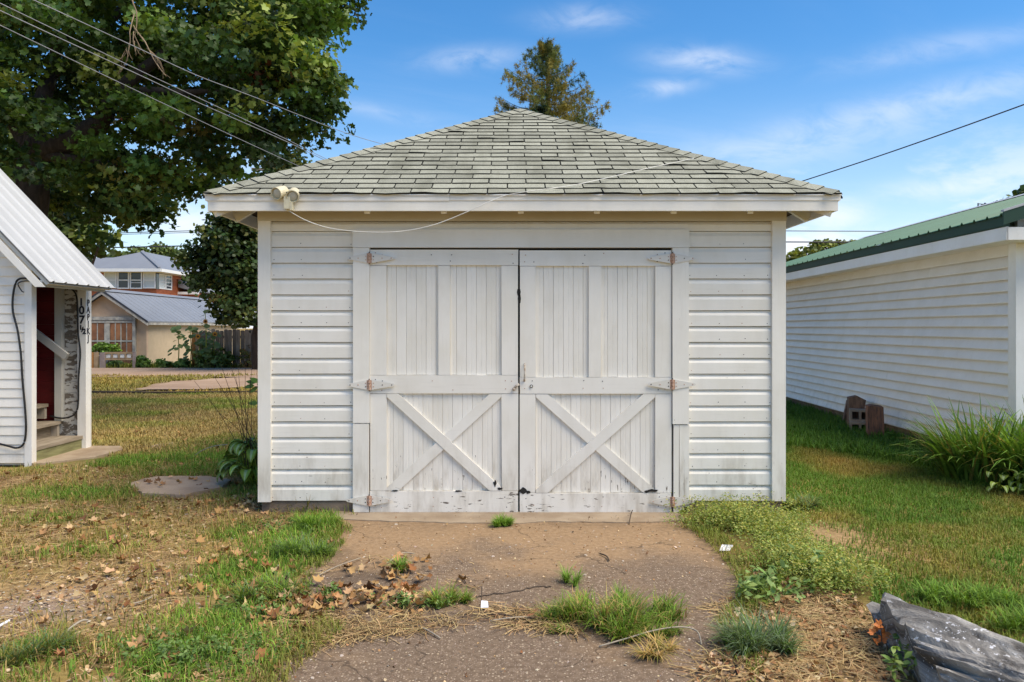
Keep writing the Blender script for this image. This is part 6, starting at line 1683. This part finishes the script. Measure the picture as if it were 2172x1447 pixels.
# hosta at the left corner of the garage
ho = thing('hosta', 'variegated hosta with broad striped leaves at the left corner of the garage', 'plant', tuple(G(530, 990)))
hc = P(535, 985, 7.35); hc.z = 0
def hosta_leaf(base, a, el, L, wid, par, drop, root=None):
    d = Vector((math.cos(a), math.sin(a), 0)); s = Vector((-d.y, d.x, 0)); mm = MB(); vs = []; fs = []; mi = []
    p = Vector(base); e = el; n = 7
    for k in range(n + 1):
        t = k / n; w = wid * math.sin(math.pi * min(1, t ** 0.8)) ** 0.8 if 0 < t < 1 else 0.001
        up_ = Vector((0, 0, 1)) * math.cos(e) - d * math.sin(e)
        for q in (-1, -0.30, 0, 0.30, 1): vs.append(p + s * w * q + up_ * (abs(q) * w * 0.35))
        p = p + (d * math.cos(e) + Vector((0, 0, 1)) * math.sin(e)) * (L / n); e -= drop / n * (1 + t)
    for k in range(n):
        for j in range(4): fs.append((5 * k + j, 5 * k + j + 1, 5 * k + j + 6, 5 * k + j + 5)); mi.append(1 if j in (1, 2) else 0)
    b = len(mm.v); mm.v += [tuple(v) for v in vs]; mm.f += fs; mm.m += mi
    # stalk
    rt = root or hc; g0 = Vector((rt.x + R.uniform(-.08, .08), rt.y + R.uniform(-.08, .08), 0)); mm.tube([g0, g0.lerp(Vector(base), 0.6) + Vector((0, 0, 0.05)), base], 0.006, 5, 0)
    mm.build('leaf', ['hosta_leaf', 'hosta_pale'], par, True)
for i in range(84):
    lay = i / 84; a = R.uniform(0, 2 * math.pi); r = 0.06 + 0.20 * (1 - lay) * R.uniform(0.5, 1.1); zz = 0.12 + 0.30 * lay
    hosta_leaf(hc + Vector((math.cos(a) * r, math.sin(a) * r, zz)), a + R.uniform(-.4, .4), 0.55 - 0.3 * (1 - lay), R.uniform(0.14, 0.23), R.uniform(0.035, 0.055), ho, R.uniform(1.3, 2.1))
for i in range(26):
    rt = G(2150 + R.uniform(-45, 60), 1046 + R.uniform(-6, 10)); a = R.uniform(-3.0, -0.2)
    hosta_leaf(Vector((rt.x + math.cos(a) * 0.05, rt.y + math.sin(a) * 0.05, R.uniform(0.05, 0.20))), a, R.uniform(0.2, 0.8), R.uniform(0.10, 0.17), R.uniform(0.025, 0.042), dlp, R.uniform(1.0, 1.9), rt)
# bare flower stalks above the hosta
sk = thing('dry_stalks', 'spray of thin bare stalks fanning out above the hosta', 'plant', (hc.x, hc.y, 0))
for (u, v) in ((468, 772), (490, 778), (505, 775), (455, 800), (478, 830), (412, 808), (520, 770), (535, 775), (545, 778), (500, 800), (458, 870), (530, 800)):
    e = P(u, v, 7.35 + R.uniform(-.25, .25)); b0_ = hc + Vector((R.uniform(-.06, .10), R.uniform(-.1, .1), 0.2)); mid = b0_.lerp(e, 0.5) + Vector((R.uniform(-.03, .03), 0, 0.05))
    m = MB(); m.tube(smooth_path([b0_, mid, e], 5), [0.0035 - 0.002 * i / 10 for i in range(11)], 5); m.build('stalk', 'twig_dark', sk)
pb = P(478, 912, 7.2)
m = MB(); m.tube(smooth_path([P(415, 965, 7.6), P(430, 955, 7.55), P(455, 946, 7.5), P(482, 943, 7.45)], 4), 0.004, 5); tag(m.build('dry_stalk', 'deadwood'), 'pale dead stalk lying left of the hosta', 'twig')
sb_ = thing('leafy_sprig', 'dark leafy sprig sticking out past the left garage wall', 'plant', tuple(P(548, 815, 7.6)))
for (u, v, a) in ((540, 812, 2.9), (536, 818, 3.4), (543, 822, 3.9), (546, 812, 2.4), (545, 855, 3.2)):
    p = P(u + 4, v, 7.5); d = Vector((math.cos(a), 0.1, math.sin(a) * 0.55)).normalized(); s = Vector((0, 0.6, 0.8)).cross(d).normalized(); s = d.cross(Vector((0, -0.8, 0.6))).normalized()
    L = 0.11; mm = MB(); mm.add([p, p + d * L * .35 + s * .028, p + d * L * .7 + s * .02, p + d * L, p + d * L * .7 - s * .02, p + d * L * .35 - s * .028], [(0, 1, 5), (1, 2, 4, 5), (2, 3, 4)]); mm.build('leaf', 'hosta_leaf', sb_)
m = MB(); m.tube([P(545, 815, 7.5), P(556, 822, 7.5), P(560, 880, 7.5), P(556, 960, 7.5)], 0.005, 5); m.build('stem', 'twig_dark', sb_)

# sunflowers and bushes across the alley
def sunflower(u, vt, Y, flowers, label):
    b = P(u, 0, Y); t = thing('sunflower', label, 'plant', (b.x, Y, 0), 'sunflowers by the fence')
    top = P(u, vt, Y).z
    m = MB(); m.tube([(b.x, Y, 0), (b.x + 0.03, Y, top * 0.5), (b.x - 0.02, Y, top)], [0.022, 0.018, 0.010], 6); m.build('stem', 'hosta_leaf', t)
    n = 26
    z = rng.uniform(0.25, top, n); a = rng.uniform(0, 2 * np.pi, n); r = rng.uniform(0.08, 0.30, n) * (1.2 - 0.5 * z / top)
    pos = np.c_[b.x + r * np.cos(a), Y + r * np.sin(a), z]; nr = np.c_[np.cos(a) * .6, np.sin(a) * .6 - .5, np.ones(n)]
    o = leaves('foliage', pos, nr, rng.uniform(0.16, 0.30, n), jitter(np.tile(np.array((0.15, 0.22, 0.07)), (n, 1)), .3), SIMP_V, LEAF_F, 'leaf', t); o['kind'] = 'stuff'
    for (fu, fv) in flowers:
        p = P(fu, fv, Y - 0.1); m = MB()
        for k in range(12):
            an = k * math.pi / 6; d = Vector((math.cos(an), -0.15, math.sin(an))); s = Vector((-math.sin(an), 0, math.cos(an)))
            m.add([p + d * 0.03 + s * 0.018, p + d * 0.03 - s * 0.018, p + d * 0.085 - s * 0.014, p + d * 0.10, p + d * 0.085 + s * 0.014], [(0, 1, 2, 3, 4)], 0)
        m.lathe([(0.042, 0), (0.035, 0.02), (0.01, 0.03)], p, (0, -1, 0), 12, 1); m.build('flower', ['petal_yellow', 'seed_brown'], t)
sunflower(378, 696, 28.6, (), 'tall sunflower without a flower against the tan wall, the left one')
sunflower(404, 694, 28.5, (), 'leafy sunflower just left of the orange fence post')
sunflower(436, 655, 28.4, ((436, 682),), 'tallest sunflower rising above the fence against the grey roof')
sunflower(422, 712, 28.6, ((420, 714),), 'short sunflower with a dark centred flower left on the fence')
sunflower(452, 705, 28.5, ((456, 709),), 'short sunflower with a yellow flower right of the tallest one')
def bush(u, v, w, h, Y, n, label, cols, size=0.10):
    bs = [B(u + R.uniform(-w, w) * .6, v + R.uniform(-h, h) * .5, h * R.uniform(.5, .8), Y + R.uniform(-.3, .3)) for _ in range(7)]
    base = (P(u, v, Y).x, Y, 0); t = thing('bush', label, 'bush', base)
    crown('foliage', bs, n, size, [np.array(c) for c in cols], [1] * len(cols), t, clump=0.14, perclump=14, tv=SIMP_V, tf=LEAF_F)
    m = MB()
    for b in bs[:4]: m.tube([base, b[0]], [0.02, 0.008], 5)
    m.build('stem', 'twig_dark', t)
GB = [(0.10, 0.19, 0.04), (0.13, 0.22, 0.05), (0.07, 0.14, 0.03)]
bush(305, 768, 24, 15, 28.7, 1500, 'round green bush right of the planter fence', GB)
bush(345, 772, 26, 10, 28.8, 1200, 'low green weeds under the tan garage wall', GB)
bush(380, 772, 22, 12, 28.7, 1000, 'green weeds at the foot of the left sunflower', GB)
bush(440, 765, 24, 22, 28.5, 1600, 'tangled green weeds in front of the fence', [(0.16, 0.21, 0.05), (0.12, 0.18, 0.04), (0.22, 0.22, 0.06)])
bush(470, 760, 12, 22, 28.6, 800, 'leafy weeds climbing the fence right of the sunflowers', [(0.14, 0.2, 0.05), (0.10, 0.15, 0.04)])
bush(525, 755, 8, 26, 28.7, 500, 'reddish vine climbing the fence near the garage', [(0.24, 0.14, 0.05), (0.16, 0.17, 0.05)], 0.08)
bush(225, 738, 36, 12, 29.3, 1800, 'fresh green plants in the bed behind the planter fence', [(0.16, 0.28, 0.05), (0.12, 0.22, 0.04)])
bush(250, 772, 26, 9, 29.2, 900, 'dark green plants under the planter fence rail', [(0.06, 0.12, 0.03), (0.04, 0.09, 0.02)])

# ------------------------------------------------------------------ weathered log
def make_log():
    d = Vector((0.62, -0.785, 0)); s = Vector((0.785, 0.62, 0))
    A = s * 3.46 + d * -1.60; L = 1.9
    nu, nv = 90, 140; V, uv = [], []
    sp = lambda v, e: math.copysign(abs(v) ** e, v)
    for i in range(nu + 1):
        t = i / nu
        for j in range(nv):
            a = 2 * math.pi * j / nv
            ca, sa = math.cos(a), math.sin(a)
            g = mnoise.fractal(Vector((ca * 3.0, sa * 3.0, t * 2.2)), 0.8, 2.0, 6) * 0.040 + mnoise.noise(Vector((ca * 1.2, sa * 1.2, t * 2.2 + 4))) * 0.045 + mnoise.noise(Vector((ca * 14, sa * 14, t * 3.5))) * 0.012
            for (c0, dep, wd) in ((1.25, 0.05, 0.05), (1.85, 0.035, 0.035), (2.3, 0.03, 0.03), (0.8, 0.025, 0.03)):
                w = c0 + 0.22 * mnoise.noise(Vector((t * 2.2, c0, 0)))
                g -= dep * max(0, 1 - abs(a - w) / wd) * (0.4 + 0.6 * abs(mnoise.noise(Vector((t * 4, c0 * 3, 2)))))
            if t < 0.3: g += 0.09 * (1 - t / 0.3) * mnoise.noise(Vector((ca * 8, sa * 8, t * 5)))
            skew = -0.29 * sp(ca, 0.8) * (1 - t)
            end = mnoise.fractal(Vector((ca * 4, sa * 4, 7)), 1.0, 2.0, 3) * 0.07 * max(0, 1 - t * 6) + 0.05 * (sa < 0) * max(0, 1 - t * 5)
            p = A + d * (t * L + skew + end) + s * sp(ca, 0.75) * (0.30 + g) + Vector((0, 0, 0.035 + sp(sa, 0.62) * (0.155 + g * 0.8) - 0.05 * max(0, -ca) ** 3 * (1 - t)))
            V.append(tuple(p)); uv.append((t * 3, j / nv))
    fs = []
    for i in range(nu):
        for j in range(nv):
            j2 = (j + 1) % nv; fs.append((i * nv + j, i * nv + j2, (i + 1) * nv + j2, (i + 1) * nv + j))
    fs.append(tuple(reversed(range(nv)))); fs.append(tuple(range(nu * nv, (nu + 1) * nv)))
    m = MB(); m.add(V, fs); o = m.build('log', 'weathered_log', None, False)
    ul = o.data.uv_layers.new(name='UVMap')
    for poly in o.data.polygons:
        for li in poly.loop_indices:
            vi = o.data.loops[li].vertex_index; ul.data[li].uv = uv[vi]
    return tag(o, 'split grey weathered log lying at the lower right corner', 'log')
make_log()

# twigs, paper scraps
def twig(label, pts, r, mat='deadwood', grp=None):
    m = MB(); m.tube(smooth_path([G(u, v) + Vector((0, 0, h)) for u, v, h in pts], 4), r, 5); return tag(m.build('twig', mat, None, True), label, 'twig', grp)
twig('forked pale stick lying in the soil at the lower left', [(115, 1368, .01), (150, 1345, .03), (172, 1330, .03), (186, 1324, .02)], 0.006)
twig('grey stick lying in the bare soil near the left grass', [(265, 1288, .01), (300, 1284, .02), (322, 1274, .02)], 0.005)
twig('dry stick along the crack left of the big tuft', [(1030, 1308, .01), (1070, 1312, .02), (1100, 1320, .012)], 0.006, 'twig_dark')
twig('pale straw stalk beneath the dark stick in the crack', [(1040, 1322, .012), (1090, 1318, .02), (1140, 1314, .012)], 0.0035)
twig('curved tan stalk beside the dead weed', [(1270, 1376, .01), (1330, 1372, .04), (1385, 1360, .05), (1440, 1352, .05), (1478, 1356, .04), (1488, 1372, .01)], 0.004)
twig('short dark stick standing at the apron on the right', [(1334, 1114, .0), (1338, 1105, .05), (1342, 1090, .03)], 0.004, 'twig_dark')
twig('short brown stick on the right half of the driveway', [(1272, 1178, .012), (1286, 1184, .015), (1292, 1193, .012)], 0.005, 'twig_dark')
twig('thin twig on the driveway left of the center', [(968, 1238, .01), (978, 1228, .02), (988, 1240, .01)], 0.004, 'twig_dark')
twig('tan stalk lying on the lower driveway', [(888, 1332, .01), (910, 1345, .015), (934, 1358, .01)], 0.004)
twig('long dry stalk beside the leaf drift', [(668, 1228, .01), (715, 1208, .02), (765, 1190, .02)], 0.0035)
twig('pale twig at the top of the leafy clump on the driveway', [(818, 1200, .012), (842, 1190, .03), (858, 1182, .03), (880, 1181, .02)], 0.0035)
twig('short upright twig in the crack of the driveway', [(1021, 1292, .0), (1021.5, 1280, .03), (1022, 1268, .06)], 0.003, 'twig_dark')
def crack(label, pts, w):
    m = MB(); P_ = [G(u, v) for u, v in pts]; rr3 = random.Random(2); vs, fs = [], []
    P_ = smooth_path(P_, 6)
    for i, p in enumerate(P_):
        ww = w * rr3.uniform(0.3, 1.0); j = Vector((0, rr3.uniform(-.012, .012), 0))
        vs += [p + j + Vector((0, -ww, 0.0065)), p + j + Vector((0, ww, 0.0065))]
    for i in range(len(P_) - 1): fs.append((2 * i, 2 * i + 2, 2 * i + 3, 2 * i + 1))
    m.add(vs, fs); return tag(m.build('crack', 'twig_dark'), label, None, None, 'structure')
crack('dark crack running across the asphalt beside the big tuft', [(1010, 1268), (1040, 1263), (1090, 1257), (1130, 1248), (1170, 1246)], 0.010)
m = MB(); g = G(1540, 1172); m.prism([(g.x - 0.05, g.y - 0.03, 0.02), (g.x + 0.02, g.y - 0.02, 0.018), (g.x + 0.055, g.y + 0.03, 0.035), (g.x - 0.02, g.y + 0.02, 0.04)], (0, 0.004, 0.006)); tag(m.build('paper_scrap', 'paper'), 'white paper scrap on the right edge of the driveway', 'litter')
m = MB(); g = G(1028, 1296); m.prism([(g.x - 0.02, g.y - 0.01, 0.02), (g.x + 0.02, g.y - 0.012, 0.022), (g.x + 0.016, g.y + 0.02, 0.04), (g.x - 0.018, g.y + 0.016, 0.045)], (0, 0.003, 0.004)); tag(m.build('paper_scrap', 'paper'), 'tiny white scrap in the crack left of the big tuft', 'litter')
m = MB(); m.tube([G(-8, 1338) + Vector((0, 0, .015)), G(20, 1329) + Vector((0, 0, .03))], 0.007, 6); tag(m.build('plastic_straw', 'paper'), 'short white tube lying at the left edge of the photo', 'litter')
